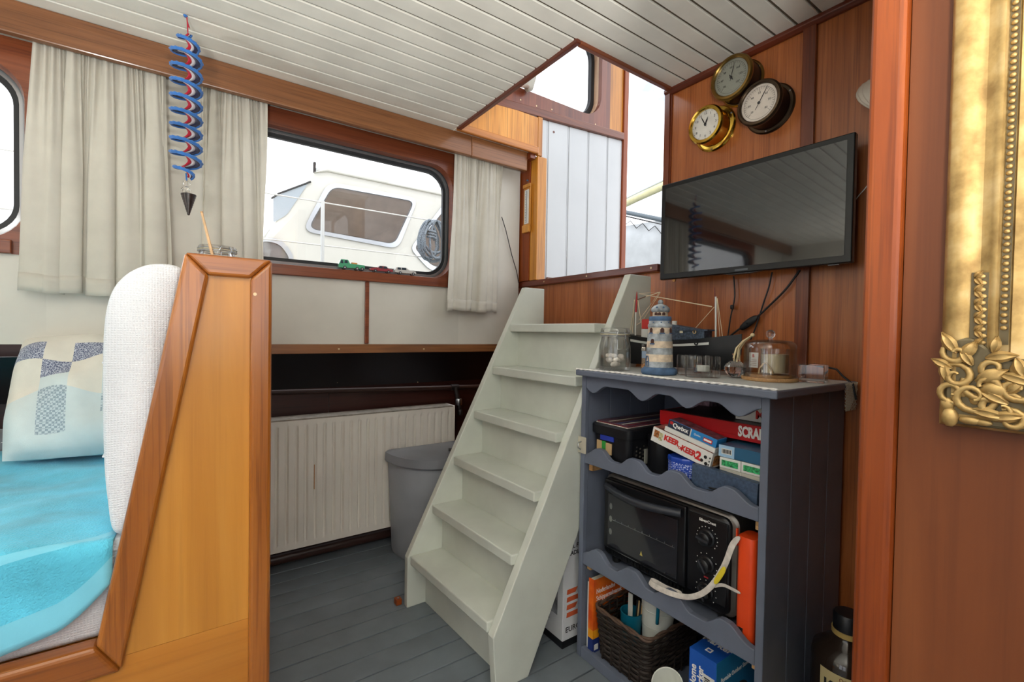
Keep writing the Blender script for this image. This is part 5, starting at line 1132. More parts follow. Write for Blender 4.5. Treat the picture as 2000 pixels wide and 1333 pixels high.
# ---- ship's clock and two weather instruments
M_FACE = paint('dial_white', '#e6e2d8', .03, 20, .5, 0); M_FACES = plain('dial_silver', '#aeb2a6', .32, .75); M_FACEC = paint('dial_cream', '#d8cdbf', .03, 20, .5, 0)
M_OLDB = plain('aged_brass', '#8d6f3c', .28, 1.0); M_DARKB = plain('darkened_brass', '#5a4b3c', .32, 1.0); M_DIALG = pane('dial_glass', '#ffffff', .04)
def instrument(name, label, cat, y, z, rf, rb, rfl, dep, mb_, mf, mbody, kind):
    t = thing(name, label, cat, (XB-dep/2, y, z-rfl))
    L = lambda pr, nm, mt, cap=True: MB().lathe([(r, XB-.0006-h) for r, h in pr], (0, y, z), 48, 'x', cap).build(nm, mt, t, smooth=35)
    L([(rfl, 0), (rfl, .004), (rfl-.004, .008), (rfl-.012, .009), (rb, .011)], 'wall_flange', mb_)
    L([(rb, .0112), (rb*.97, .014), (rb*.97, dep-.012)], 'case', mbody)
    L([(rb*.97, dep-.0118), (rb*1.05, dep-.009), (rb*1.06, dep-.003), (rb*.99, dep+.003), (rf+.003, dep+.004), (rf, dep+.001), (rf, dep-.004)], 'bezel', mb_, False)
    L([(rf, dep-.006), (rf, dep-.0042)], 'dial', mf)
    xf_ = XB-.0006-(dep-.0042)-.0006
    DM = plane_m((xf_, y, z), (0, -1, 0), (0, 0, 1))
    def hand(ang, ln, w, tail=.2):
        a = radians(ang); d = Vector((sin(a), cos(a), 0)); n_ = Vector((cos(a), -sin(a), 0)); P_ = [d*-ln*tail+n_*w*.4, d*ln*.55+n_*w, d*ln, d*ln*.55-n_*w, d*-ln*tail-n_*w*.4]
        MB()._add([DM @ (p+Vector((0, 0, .0012))) for p in P_]+[DM @ (p+Vector((0, 0, .0018))) for p in P_], [(0, 1, 2, 3, 4), (9, 8, 7, 6, 5)]+[(i, (i+1) % 5, 5+(i+1) % 5, 5+i) for i in range(5)]).build('hand', M_INKK, t)
    MB().lathe([(.0042, 0), (.0042, -.002), (.002, -.003)], (xf_-.001, y, z), 12, 'x').build('hub', M_INKK, t)
    if kind == 'clock':
        for h in range(1, 13):
            a = radians(30*h); lettering(str(h), rf*.24, t, M_INKK, DM @ Matrix.Translation(Vector((rf*.76*sin(a), rf*.76*cos(a), .0003))), .0001, name='numeral')
        for m_ in range(60):
            if m_ % 5 == 0: a = radians(6*m_); MB().box(-.0006, .0006, rf*.9, rf*.96, .0002, .0005).xf(DM @ Matrix.Rotation(-a, 4, 'Z')).build('minute_mark', M_INKK, t)
        hand(22, rf*.52, .0028); hand(-28, rf*.80, .0018)
    else:
        MB().ringloft([[DM @ Vector((r*cos(2*pi*i/60), r*sin(2*pi*i/60), zz)) for i in range(60)] for r, zz in ((rf*.86, .0002), (rf*.86, .0004), (rf*.85, .0004), (rf*.85, .0002))]).build('scale_ring', M_INKK, t)
        for k in range(31):
            a = radians(-135+9*k); lo = rf*(.66 if k % 5 == 0 else .74); MB().box(-.0004, .0004, lo, rf*.85, .0002, .0005).xf(DM @ Matrix.Rotation(-a, 4, 'Z')).build('scale_mark', plain('scale_ink', '#6b655c', .6) if 'scale_ink' not in MATS else MATS['scale_ink'], t)
        for k in range(7):
            a = radians(-135+45*k); lettering(str({'baro': 95+2*k, 'hygro': 20+10*k}[kind]), rf*.16, t, M_INKK, DM @ Matrix.Translation(Vector((rf*.55*sin(a), rf*.55*cos(a), .0003))), .0001, name='numeral')
        if kind == 'baro': hand(14, rf*.8, .0011, .25); hand(-32, rf*.22, .0022, .9)
        else: hand(31, rf*.92, .0013, .42)
    L([(rf+.001, dep-.001), (rf*.8, dep+.0035), (rf*.4, dep+.006), (.002, dep+.0068)], 'glass', M_DIALG)
    for a in (.6, 2.7, 4.8): MB().lathe([(.0028, XB-.010), (.0028, XB-.0115)], (0, y+(rfl-.006)*cos(a), z+(rfl-.006)*sin(a)), 10, 'x').build('screw', M_STEEL, t)
instrument('ship_clock', 'polished brass ship clock, lowest and leftmost of the three dials', 'clock', .9175, 1.760, .049, .060, .075, .062, M_BRASS, M_FACE, M_BRASS, 'clock')
instrument('barometer', 'aged brass barometer with silvery dial, topmost of the three dials', 'barometer', .826, 1.8745, .056, .066, .0715, .070, M_OLDB, M_FACES, plain('dark_case', '#2b1d16', .35, .6), 'baro')
instrument('hygrometer', 'dark brass hygrometer with pinkish dial, right of the other dials', 'hygrometer', .735, 1.758, .0545, .064, .0745, .070, M_DARKB, M_FACEC, plain('dark_case_b', '#231712', .35, .6), 'hygro')
# ---- shell lamp half hidden by the near post
M_SHELL = base('shell_glass', '#e8dfd0', .4, trans=.25)[0]
sl = thing('shell_lamp', 'fluted white glass shell wall lamp peeking out behind the post', 'lamp', (1.44, .45, 1.60))
def shell(u, v):
    a = -pi/2*.98+pi*.98*u; r = .085*(sin(pi*.5*min(1, .12+v))**.7)*(1+.035*cos(22*a)); d = .075*(1-v**2.2)
    return (XB-.008-d*(.6+.4*cos(a)), .415+r*sin(a)*.95, 1.625+.115*v-.02*(1-cos(a))*v)
_m = MB(); _m.grid(shell, 66, 12); _m.build('shell_shade', M_SHELL, sl, smooth=180, solid=.003)
MB().lathe([(.035, XB-.0006), (.035, XB-.008), (.03, XB-.011)], (0, .415, 1.64), 24, 'x').build('wall_plate', M_OLDB, sl)

# ---- big bottle on the floor by the cabinet
BC = Vector((1.29, .425, 0)); bt = thing('liquor_bottle', 'large dark bottle with cream KETEL label on the floor beside the cabinet', 'bottle', BC)
M_DGL = base('dark_bottle_glass', '#2a2019', .08, coat=.5)[0]
MB().lathe([(.068, 0), (.072, .006), (.073, .285), (.069, .305), (.05, .322), (.032, .335), (.029, .340), (.029, .345)], BC, 40).build('glass', M_DGL, bt, smooth=50)
MB().lathe([(.033, .3452), (.033, .357)], BC, 28).build('neck_band', plain('gold_band', '#c9ab66', .4, .3), bt, smooth=40); MB().lathe([(.031, .3575), (.031, .392), (.028, .396)], BC, 28).build('cap', M_BLACKP, bt, smooth=40)
_ab = math.atan2(-BC.y, -BC.x)
def onb(a, z, r=.0738): return Vector((BC.x+r*cos(_ab+a), BC.y+r*sin(_ab+a), z))
_m = MB(); _m.grid(lambda u, v: onb(-.75+1.5*u, .06+.22*v), 24, 2); _m.build('label', plain('label_cream', '#cbb886', .6), bt, smooth=180)
def bent_text(txt, size, z, a0, mt, width):
    o = lettering(txt, size, bt, mt, Matrix.Identity(4), .0, bold=size*.03, width=width)
    wl_ = o.location.copy()+bt.location
    for v in o.data.vertices:
        p = v.co+wl_; v.co = onb(a0+p.x/.0742, z+p.y, .0743)-bt.location
    o.location = (0, 0, 0)
bent_text('KETEL', .052, .238, .0, M_INKK, .092); bent_text('ONE', .045, .175, .0, M_INKK, .06); bent_text('Original', .014, .27, .02, plain('label_ink', '#8a5a3a', .6), .03)

# ---- thermometer on the corner post
XT = XB-.036; th_ = thing('wall_thermometer', 'wooden wall thermometer hanging on the corner post', 'thermometer', aX(1030, 456, XT))
def tq(px, py): v = aX(px, py, XT); return v
y_l, y_r = tq(1024, 400).y, tq(1037.5, 400).y; z_b, z_t = tq(1030, 455).z, tq(1030, 361).z
MB().box(XT-.006, XT-.0004, y_r, y_l, z_b, z_t).build('backboard', M_TEAK, th_, bevel=.002)
MB().box(XT-.0075, XT-.0062, y_r+.012, y_l-.012, tq(1030, 438).z, tq(1030, 372).z).build('scale_plate', M_CARDW, th_)
MB().tube([(XT-.009, (y_l+y_r)/2, tq(1030, 436).z), (XT-.009, (y_l+y_r)/2, tq(1030, 374).z)], .0022, 8).build('glass_tube', M_STEEL, th_, smooth=60)
for i in range(12): MB().box(XT-.0079, XT-.0076, (y_l+y_r)/2+.005, (y_l+y_r)/2+.011, tq(1030, 436).z+i*.0135, tq(1030, 436).z+i*.0135+.0016).build('degree_mark', M_INKK, th_)
MB().box(XT-.014, XT-.0064, y_r-.001, y_l+.001, z_b, tq(1030, 440).z).build('bottom_block', M_TEAK, th_, bevel=.003); MB().box(XT-.012, XT-.0064, y_r-.001, y_l+.001, tq(1030, 368).z, z_t).build('top_block', M_TEAK, th_, bevel=.003)
MB().tube([Vector((XT-.001, (y_l+y_r)/2, z_t-.002)), Vector((XT-.001, (y_l+y_r)/2-.004, z_t+.016)), Vector((XT-.001, (y_l+y_r)/2, z_t+.02))], .001, 5).build('hanging_wire', M_STEEL, th_); MB().lathe([(.004, XT-.0004), (.004, XT-.008)], (0, (y_l+y_r)/2, z_t+.02), 10, 'x').build('nail', plain('blue_nail', '#5f7fa0', .3, .5), th_)
wcb = MB().tube([aY(980, 424, 1.992), aY(988, 450, 1.985), aY(1000, 500, 1.988), aY(1009, 530, 1.99), aY(1013, 553, 1.992)], .0022, 6).build('wall_cable', M_RUBBER, None, smooth=60); tag(wcb, 'thin black cable hanging down the cream wall right of the curtain', 'cable')

# ================================================================ GILT FRAME ON THE PARTITION
M_GILT, _nt, _b = base('gilt', '#d9bb80', .44, .5); _v = coords(_nt, (1, 1, 1), False)
_nt.links.new(ramp(_nt, noise(_nt, _v, 30, 5), [(.3, '#8c6f42'), (.5, '#b99a62'), (.75, '#d8bd8a')]), _b.inputs['Base Color']); bump(_nt, _b, noise(_nt, _v, 120, 3), .15, .001)
M_GILTD = plain('gilt_recess', '#6d6148', .45, .5)
gf = thing('gilt_frame', 'ornate gilded picture frame on the partition at the right edge', 'frame', (.685, -.16, .955))
gy1, gz0 = .1475, .956; gy0, gz1 = -.46, 1.84; XF = XP-.0006
PROF = [(0, 0), (0, .010), (.004, .016), (.012, .0195), (.019, .018), (.024, .013), (.029, .011), (.034, .013), (.038, .018), (.0425, .019), (.0445, .012), (.052, .012), (.054, .017), (.060, .016), (.070, .009), (.074, .004), (.074, 0)]
loops = [[Vector((XF-h, gy1-w, gz0+w)), Vector((XF-h, gy0+w, gz0+w)), Vector((XF-h, gy0+w, gz1-w)), Vector((XF-h, gy1-w, gz1-w))] for w, h in PROF]
MB().ringloft(loops).build('moulding', M_GILT, gf, smooth=40)
MB().box(XF-.003, XF, gy0+.07, gy1-.07, gz0+.07, gz1-.07).build('canvas', paint('canvas_umber', '#5a4634', .3, 6, .6, .1), gf)
_bd = MB(); _bd.ball((0, 0, 0), .0029, 8, 6, (1, 1, .85)); proto_b = _bd.build('bead', M_GILT, gf, smooth=180)
_k = 0
zb_ = gz0+.105
while zb_ < gz1-.09:
    b_ = proto_b if _k == 0 else proto_b.copy()
    if _k: COL.objects.link(b_)
    b_.location = Vector((XF-.0135, gy1-.048, zb_))-gf.location; _k += 1; zb_ += .0066
_m = MB()
for yy in [gy1-.10-.0066*i for i in range(int((gy1-gy0-.2)/.0066))]:
    for zz in (gz0+.048, gz1-.048): _m.ball((XF-.0135, yy, zz), .0029, 6, 4)
_m.build('bead_row', M_GILT, gf, smooth=180, kind='stuff')
MB().box(XF-.0128, XF-.0122, gy1-.0515, gy1-.0448, gz0+.09, gz1-.09).build('bead_channel', M_GILTD, gf)
def scroll(c, r, turns, a0, sgn, th0, h=.02, mt=None):
    pts = []; n = int(14*turns)
    for i in range(n+1):
        t = i/n; a = a0+sgn*2*pi*turns*t; rr = r*(1-.8*t); pts.append((XF-h-.004*t, c[0]+rr*cos(a), c[1]+rr*sin(a)))
    MB().tube(pts, [th0*(.55+.6*sin(pi*min(1, .15+t_/len(pts)))) for t_ in range(len(pts))], 7).build('scroll', mt or M_GILT, gf, smooth=60)
def leaf(c, ang, ln, w, h=.02):
    a = radians(ang); d = Vector((0, cos(a), sin(a))); n_ = Vector((0, -sin(a), cos(a))); c = Vector((XF-h, c[0], c[1])); _m = MB(); L_ = []
    for i in range(7):
        t = i/6; ww = w*sin(pi*min(.97, .08+t*.9)); p = c+d*ln*t+Vector((-.004*sin(pi*t), 0, 0)); L_.append([p-n_*ww, p-n_*ww*.5+Vector((-.003, 0, 0)), p+Vector((-.0015, 0, 0)), p+n_*ww*.5+Vector((-.003, 0, 0)), p+n_*ww, p+Vector((.003, 0, 0))])
    _m.loft(L_); _m.build('leaf', M_GILT, gf, smooth=70)
def boss(c, r, sc=(.6, 1, 1.3), h=.02): _m = MB(); _m.ball((XF-h, c[0], c[1]), r, 12, 8, sc); _m.build('boss', M_GILT, gf, smooth=180)
def G(px, py): v = aX(px, py, XF-.02); return (v.y, v.z)
MB().prism([G(1842, 660), G(1842, 826), (gy0+.2, G(2000, 838)[1]-.003), (gy0+.2, G(2000, 720)[1]), G(1960, 700), G(1900, 660)], 'x', XF-.019, XF-.004).build('corner_ground', M_GILTD, gf, bevel=.003)
scroll(G(1900, 775), .020, 1.3, 2.4, 1, .0032); scroll(G(1925, 755), .018, 1.1, .4, -1, .0035); scroll(G(1868, 735), .014, 1.2, 1.0, 1, .003); scroll(G(1955, 800), .020, 1.2, 3.0, -1, .003); scroll(G(1985, 760), .016, 1.2, 2.0, 1, .003); scroll(G(1868, 690), .012, 1.0, .5, -1, .003); scroll(G(1940, 720), .012, 1.2, 3.5, 1, .0028); scroll(G(1860, 765), .013, 1.1, 4.2, 1, .0028); scroll(G(1975, 822), .012, 1.0, 1.0, 1, .0028)
boss(G(1943, 762), .0105, (.7, 1.1, .85)); boss(G(1855, 815), .009, (.7, .8, 1.2)); boss(G(1850, 790), .006); boss(G(1880, 768), .0035); boss(G(1905, 780), .005); boss(G(1990, 725), .007); boss(G(1895, 822), .006, (.6, 1.6, .7)); boss(G(1920, 826), .005, (.6, 1.5, .7))
for px, py, an, ln, w in ((1870, 690, 60, .026, .006), (1880, 700, 120, .022, .006), (1905, 745, 150, .028, .007), (1925, 700, 170, .024, .006), (1950, 730, 200, .03, .006), (1860, 720, 30, .02, .005), (1850, 745, 80, .022, .005), (1895, 800, 190, .03, .006), (1930, 815, 170, .028, .006), (1970, 790, 30, .026, .006), (1985, 700, 250, .022, .006), (1900, 715, 60, .02, .005), (1940, 690, 100, .018, .005), (1965, 770, 130, .02, .005)): leaf(G(px, py), an, ln, w)
MB().prism([G(1896, 532), G(1936, 532), G(1930, 690), G(1890, 690)], 'x', XF-.016, XF-.008).build('spray_ground', M_GILTD, gf)
for k in range(11):
    py = 540+k*13; px = 1915+(7 if k % 2 else -7)
    leaf(G(px-6, py+4), 60 if k % 2 else 130, .010, .0032, .0165); boss(G(px+6-12*(k % 2), py), .0034, (.6, 1.2, .8), .017)

# ================================================================ SMALL THINGS ON THE LEFT
# crocheted spiral
OT = aZ(362, 30, ZC-.001); OY = OT.y
def oz(py): return aY(362, py, OY).z
ox_ = aY(364, 200, OY).x
orn = thing('crochet_spiral', 'blue, white and red crocheted spiral hanging from the ceiling', 'ornament', (ox_, OY, oz(420)))
Y_B, Y_N, Y_W, Y_R = (fabric(n_, c_, None, 500, .12, .95, .5) for n_, c_ in (('yarn_blue', '#3a6fb4'), ('yarn_navy', '#232447'), ('yarn_white', '#d6d3da'), ('yarn_red', '#b3263a')))
zt_, zb_ = oz(62), oz(345); TURN = 10.0
def heli(t, r):
    env = min(1, .25+t*6, .3+(1-t)*7); a = 2*pi*TURN*t+.6+.25*sin(9*t); R_ = r if r < .01 else .006+(r-.006)*env
    return Vector((ox_+R_*cos(a), OY+R_*sin(a), zt_+(zb_-zt_)*t - .10*(r-.006)*env))
def ribbon(r0, r1, mt, nm, scal=0):
    n = 420; _m = MB(); _m._add([heli(i/n, r+(scal*abs(sin(i*1.1)) if j else 0)) for i in range(n+1) for j, r in enumerate((r0, r1))], [(2*i, 2*i+1, 2*i+3, 2*i+2) for i in range(n)]); _m.build(nm, mt, orn, smooth=180, solid=.004)
ribbon(.004, .013, Y_R, 'red_core'); ribbon(.0131, .022, Y_W, 'white_row'); ribbon(.0221, .036, Y_N, 'navy_row', .0)
MB().tube([heli(i/420, .038+.0016*sin(i*2.2)) + Vector((0, 0, .0012*cos(i*2.2))) for i in range(421)], .0036, 6).build('blue_edge', Y_B, orn, smooth=60)
MB().tube([heli(i/300, .037) + Vector((0, 0, -.0035)) for i in range(301)], .0026, 5).build('blue_under_edge', Y_B, orn, smooth=60)
MB().tube([(ox_, OY, ZC-.001), (ox_+.002, OY, ZC-.02), (ox_+.003, OY, zt_)], .0016, 6).build('hanging_loop', Y_R, orn); MB().lathe([(.004, ZC-.006), (.006, ZC-.001)], (ox_-.003, OY, 0), 8).build('ceiling_hook', Y_B, orn)
for i in range(3): MB().tube([(ox_+.002, OY, ZC-.015), (ox_+.004+.002*i, OY-.002+.002*i, ZC-.034)], .0009, 5).build('red_thread_end', Y_R, orn)
MB().tube([(ox_, OY, zb_+.01), (ox_+.001, OY, oz(352))], .0022, 6).build('blue_tail', Y_B, orn)
MB().ball((ox_+.001, OY, oz(359)), .0095, 12, 9, (1, 1, .95)).build('glass_bead', M_CRYS, orn, smooth=180); MB().ball((ox_+.0, OY, oz(371)), .0125, 10, 7, (1, 1, .7)).build('crystal_bead', M_CRYS, orn)
_ct, _cb = oz(379), oz(420); _m = MB(); _m.lathe([(.0195 - .0175*t+.0009*(k % 2), _ct+(_cb-_ct)*t) for k, t in enumerate([i/18 for i in range(19)])], (ox_+.006-.0, OY, 0), 20); _m.build('shell_cone', paint('dark_shell', '#2a211f', .5, 60, .3, .2), orn, smooth=60)
# jar on the bench top with a wooden stick
jb = aY(425, 492, 1.5); bz = zt-.0018
clip_jar('clip_jar', 'short clip-top jar on the bench back behind the end panel', (jb.x, 1.5, bz), .050, aY(425, 481, 1.5).z-bz)
stk = thing('wooden_stick', 'thin pale wooden stick poking up from the jar on the bench', 'stick', (jb.x-.01, 1.5, bz+.02))
_p, _q = aY(411, 494, 1.5), aY(393, 421, 1.5); _p.y -= .052; _q.y -= .045
MB().tube([_p+(_p-_q).normalized()*.03, _p, _q], [.0036, .0036, .0028], 6).build('shaft', paint('pale_stick', '#d9b48a', .06, 30, .7), stk)
MB().tube([_q-(_q-_p)*.02, _q+(_q-_p).normalized()*.001], .0032, 6).build('tip', M_RAWW, stk)
# toy vehicles on the sill
ZS = W1[2]-.0035; YC = YW-.0145
def toy(name, label, px0, px1, prof, col, win, wheels, group='toy vehicles on the window sill', bedc=None):
    x0, x1 = aY(px0, 520, YC).x, aY(px1, 520, YC).x; L_ = x1-x0; t = thing(name, label, 'toy car', ((x0+x1)/2, YC, ZS), group)
    mt = plain(name+'_paint', col, .3, coat=.5); wd = .011
    MB().prism([(x0+L_*a, ZS+.004+b) for a, b in prof], 'y', YC-wd, YC+wd).build('body', mt, t, bevel=.0012)
    for (a0, a1, b0, b1) in win: MB().prism([(x0+L_*a0, ZS+b0), (x0+L_*a1, ZS+b0), (x0+L_*(a1-.02), ZS+b1), (x0+L_*(a0+.02), ZS+b1)], 'y', YC-wd-.0005, YC+wd+.0005).build('window', plain('toy_glass', '#39424a', .15) if 'toy_glass' not in MATS else MATS['toy_glass'], t)
    for a, r in wheels:
        for s_ in (-1, 1):
            yy = YC+s_*(wd+.0002)
            w_ = MB().lathe([(r*.7, -.0012), (r, -.0008), (r, .0008), (r*.7, .0012)], (x0+L_*a, yy, ZS+r+.0002), 14, 'y').build('wheel', M_RUBBER, t); MB().lathe([(r*.5, -.0016), (r*.5, .0016)], (x0+L_*a, yy, ZS+r+.0002), 12, 'y').build('hub', M_ALU, w_)
    return t, x0, L_
t, x0_, L_ = toy('toy_truck', 'green toy tow truck, leftmost of the toys on the sill', 661, 711, [(0, .002), (.0, .018), (.06, .034), (.08, .037), (.34, .037), (.40, .026), (.42, .022), (1, .020), (1, .004)], '#4a9a74', [(.05, .16, .024, .037), (.2, .33, .026, .038)], [(.22, .0072), (.70, .0072), (.90, .0072)])
MB().box(x0_+L_*.5, x0_+L_*.72, YC-.004, YC+.004, ZS+.0245, ZS+.032).build('tow_boom', plain('toy_orange', '#c98a4a', .5), t)
toy('toy_car', 'dark red toy saloon car between the truck and the white car', 722, 766, [(0, .003), (.0, .011), (.16, .015), (.34, .017), (.42, .025), (.68, .025), (.80, .016), (1, .013), (1, .003)], '#8f3a40', [(.37, .54, .018, .0275), (.56, .75, .018, .0275)], [(.22, .0062), (.80, .0062)])
toy('toy_car', 'white toy estate car, rightmost of the toys on the sill', 770, 812, [(0, .003), (.0, .015), (.08, .027), (.50, .028), (.66, .018), (.96, .014), (1, .003)], '#b9b6b2', [(.10, .27, .020, .030), (.29, .52, .020, .030)], [(.24, .0065), (.84, .0065)])
# oil radiator carton under the stairs
ob = thing('radiator_carton', 'tall white carton of an oil radiator standing under the stairs', 'carton', (1.2, 1.23, 0)); Mr = RXY((1.022, 1.235, 0)); rw = .194
MB().box(0, .40, -rw/2, rw/2, .022, .58).xf(Mr).build('carton', paint('carton_white', '#d6d8dc', .04, 5, .5, .02), ob, bevel=.002); MB().box(-.002, .402, -rw/2-.002, rw/2+.002, 0, .0215).xf(Mr).build('black_base', M_BLACKP, ob)
_ow = rw
lettering('OIL FILLED', .020, ob, M_INKK, sideY(Mr, .018, .335, _ow), bold=.0003, align='LEFT'); lettering('RADIATOR', .020, ob, M_INKK, sideY(Mr, .018, .312, _ow), bold=.0003, align='LEFT'); lettering('EUROM', .026, ob, M_INKK, sideY(Mr, .012, .056, _ow), align='LEFT')
for i in range(4): MB().prism([(.016, .098+i*.026), (.075-.02*(i % 2), .098+i*.026), (.085-.02*(i % 2), .114+i*.026), (.018, .114+i*.026)], 'y', -_ow/2-.0008, -_ow/2-.0002).xf(Mr).build('orange_flash', plain('orange_print', '#d2603a', .5) if 'orange_print' not in MATS else MATS['orange_print'], ob)
MB().box(.05, .12, -_ow/2-.0008, -_ow/2-.0002, .43, .47).xf(Mr).build('blue_badge', plain('badge_blue', '#27376e', .5), ob); MB().box(.06, .12, -_ow/2-.0008, -_ow/2-.0002, .485, .51).xf(Mr).build('red_badge', M_INKR, ob)
MB().box(-.0008, -.0002, -.07, .07, .10, .42).xf(Mr).build('heater_picture', paint('heater_print', '#8e9096', .35, 14, .5), ob)
lettering('com', .022, ob, M_INKK, front(Mr, .01, .075), bold=.0002)
# rolled cloth tied at the wheelhouse window
rc = thing('rolled_blind', 'rolled white cloth tied up at the wheelhouse window corner', 'blind', aY(1025, 178, YS-.03))
a_, b_ = aY(1036, 150, YS-.035), aY(1032, 172, YS-.035)
MB().tube([a_+Vector((0, 0, .2)), a_, b_, b_+Vector((-.01, 0, -.012))], [.03, .03, .024, .012], 12).build('cloth_roll', M_CURT, rc, smooth=60); MB().tube([b_+Vector((.02, 0, .006)), b_+Vector((-.015, -.012, -.004)), b_+Vector((-.06, 0, -.008)), b_+Vector((-.075, .01, -.03))], [.008, .009, .006, .004], 8).build('tie', paint('tie_cloth', '#a58f80', .1, 40, .9), rc, smooth=60)
# ================================================================ OUTSIDE: THE BOAT ALONGSIDE AND THE HARBOUR
M_GEL = paint('gelcoat_cream', '#d0cec4', .02, 3, .35, .0); M_GELW = paint('gelcoat_white', '#cfd0cc', .02, 3, .35, .0); M_TINT = plain('tinted_glass', '#8f8a86', .08, coat=.3); M_BEIGE = fabric('beige_curtain', '#b9a690', None, 300, .06, .95, .2)
YO = 4.4
def o2(px, py, y=YO): v = aY(px, py, y); return (v.x, v.z)
cr_ = thing('motor_cruiser', 'cream motor cruiser moored alongside, seen through the window', 'boat', (1.5, 5.5, -.9))
def rpoly(pts, r, n=5):
    out = []; N_ = len(pts)
    for i in range(N_):
        p = Vector(pts[i]); a = Vector(pts[i-1]); b = Vector(pts[(i+1) % N_]); u = (a-p).normalized(); w = (b-p).normalized(); k = min(r, (a-p).length*.45, (b-p).length*.45)
        s, e = p+u*k, p+w*k
        for j in range(n+1): t = j/n; q_ = s*(1-t)**2+p*2*t*(1-t)+e*t*t; out.append((q_.x, q_.y))
    return out
roofL, roofR = o2(618, 333), o2(880, 378)
side = [o2(530, 520), o2(505, 440), o2(640, 345), o2(648, 334), o2(900, 380), (4.2, o2(900, 380)[1]-.02), (4.2, o2(530, 560)[1]-.25), (o2(480, 520)[0], o2(530, 560)[1]-.25)]
w_side = [o2(640, 356), o2(816, 388), o2(777, 487), o2(590, 452)]; w_in = [o2(648, 365), o2(809, 394), o2(770, 478), o2(601, 447)]
MB().prism([(-1.2, o2(530, 560)[1]-.25), (-.9, o2(40, 420)[1]), (o2(500, 500)[0], o2(520, 500)[1]), o2(533, 440), o2(612, 338), o2(640, 330), o2(880, 376), (3.5, o2(880, 376)[1]-.02), (3.8, o2(880, 480)[1]), (3.9, o2(530, 560)[1]-.25)], 'y', YO, YO+.05).build('cabin_side', M_GEL, cr_, bevel=.01)
MB().prism([o2(612, 338), o2(640, 328), o2(880, 374), (3.6, o2(880, 374)[1]-.02), (3.6, o2(880, 376)[1]-.06), o2(640, 336)], 'y', YO-.02, YO+2.3).build('roof', M_GEL, cr_, bevel=.01)
MB().prism([o2(533, 440), o2(612, 338), (o2(612, 338)[0]+.06, o2(612, 338)[1]), (o2(533, 440)[0]+.06, o2(533, 440)[1])], 'y', YO+.051, YO+2.3).build('windscreen_frame', M_GEL, cr_)
def boat_window(outer, inner, r, nm='side_window', curtain=True):
    lo = [Vector((p[0], YO-.012, p[1])) for p in rpoly(outer, r)]; li = [Vector((p[0], YO-.012, p[1])) for p in rpoly(inner, r*.8)]
    lo2 = [p+Vector((0, .011, 0)) for p in lo]; li2 = [p+Vector((0, .011, 0)) for p in li]
    f = MB().ringloft([lo, lo2, li2, li]).build(nm, M_ALU, cr_, smooth=40)
    MB().prism(rpoly(inner, r*.8), 'y', YO-.006, YO-.004).build('pane', pane('boat_glass', '#e6e6e8', .035) if 'boat_glass' not in MATS else MATS['boat_glass'], f)
    if curtain:
        x0 = min(p[0] for p in inner); x1 = max(p[0] for p in inner); z0 = min(p[1] for p in inner); z1 = max(p[1] for p in inner)
        pl = rpoly([(a*.97+.03*sum(p[0] for p in inner)/len(inner), b*.97+.03*sum(p[1] for p in inner)/len(inner)) for a, b in inner], r*.7)
        MB().prism(pl, 'y', YO-.0035, YO-.001).build('curtain', M_BEIGE, f)
        n_ = 12
    for i in range(0, len(lo), 3):
        m_ = (lo[i]+li[i])/2; 
    return f
boat_window(w_side, w_in, .10)
boat_window([o2(866, 398), o2(960, 412), o2(930, 545), o2(838, 528), o2(800, 486)], [o2(870, 406), o2(950, 419), o2(922, 535), o2(843, 520), o2(808, 485)], .07)
boat_window([o2(500, 462), o2(552, 468), o2(576, 505), o2(560, 530), o2(490, 520)], [o2(505, 470), o2(546, 476), o2(566, 506), o2(553, 520), o2(497, 512)], .09, curtain=False)
# windscreen pane set into the sloping front edge
_g0, _g1, _g2, _g3 = o2(535, 392), o2(607, 354), o2(596, 376), o2(534, 436)
MB().prism(rpoly([o2(533, 386), o2(603, 356), o2(590, 376), o2(560, 420), o2(533, 436)], .03), 'y', YO-.008, YO-.001).build('windscreen_pane', plain('windscreen_glass', '#a9b3ba', .08, coat=.3), cr_)
MB().tube([aY(530, 388, YO-.01), aY(545, 378, YO-.01), aY(607, 355, YO-.01)], .008, 6).build('windscreen_seal', M_RUBBER, cr_)
MB().box(-2.5, 4.0, YO-.75, YO+2.6, -1.0, o2(530, 560)[1]-.251).build('hull', M_GELW, cr_, bevel=.05)
rb_ = aY(616, 333, YO+.3); MB().box(rb_.x-.02, rb_.x+.0, YO+.28, YO+.32, rb_.z-.02, aY(616, 318, YO+.3).z).build('roof_post', M_PIPED, cr_); MB().box(rb_.x, rb_.x+.13, YO+.29, YO+.31, aY(616, 319, YO+.3).z-.012, aY(616, 319, YO+.3).z).build('roof_sign', M_ALU, cr_); MB().box(rb_.x, rb_.x+.1, YO+.2, YO+.4, rb_.z-.02, rb_.z+.015).build('roof_hatch', M_GELW, cr_)
MB().tube([aY(853, 378, YO+.5), aY(846, 355, YO+.5), aY(850, 345, YO+.5)], .012, 8).build('flag_staff', M_ALU, cr_, smooth=60)
# rail with wires
YR = 3.72; rl = thing('guard_rail', 'stainless guard rail with two wires along the cruiser side', 'rail', aY(630, 505, YR))
zr = [aY(632, 396, YR).z, aY(632, 480, YR).z]
_dk0 = o2(530, 560)[1]-.26
for X_ in (aY(630, 450, YR).x-2.0, aY(630, 450, YR).x, aY(630, 450, YR).x+2.0): MB().tube([(X_, YR, _dk0), (X_, YR, zr[0]+.01)], .014, 10).build('stanchion', M_GELW, rl, smooth=60)
for z_ in zr: MB().tube([(-2.4, YR, z_), (3.95, YR, z_)], .005, 6).build('guard_wire', plain('guard_wire', '#d6d4cc', .5) if 'guard_wire' not in MATS else MATS['guard_wire'], rl)
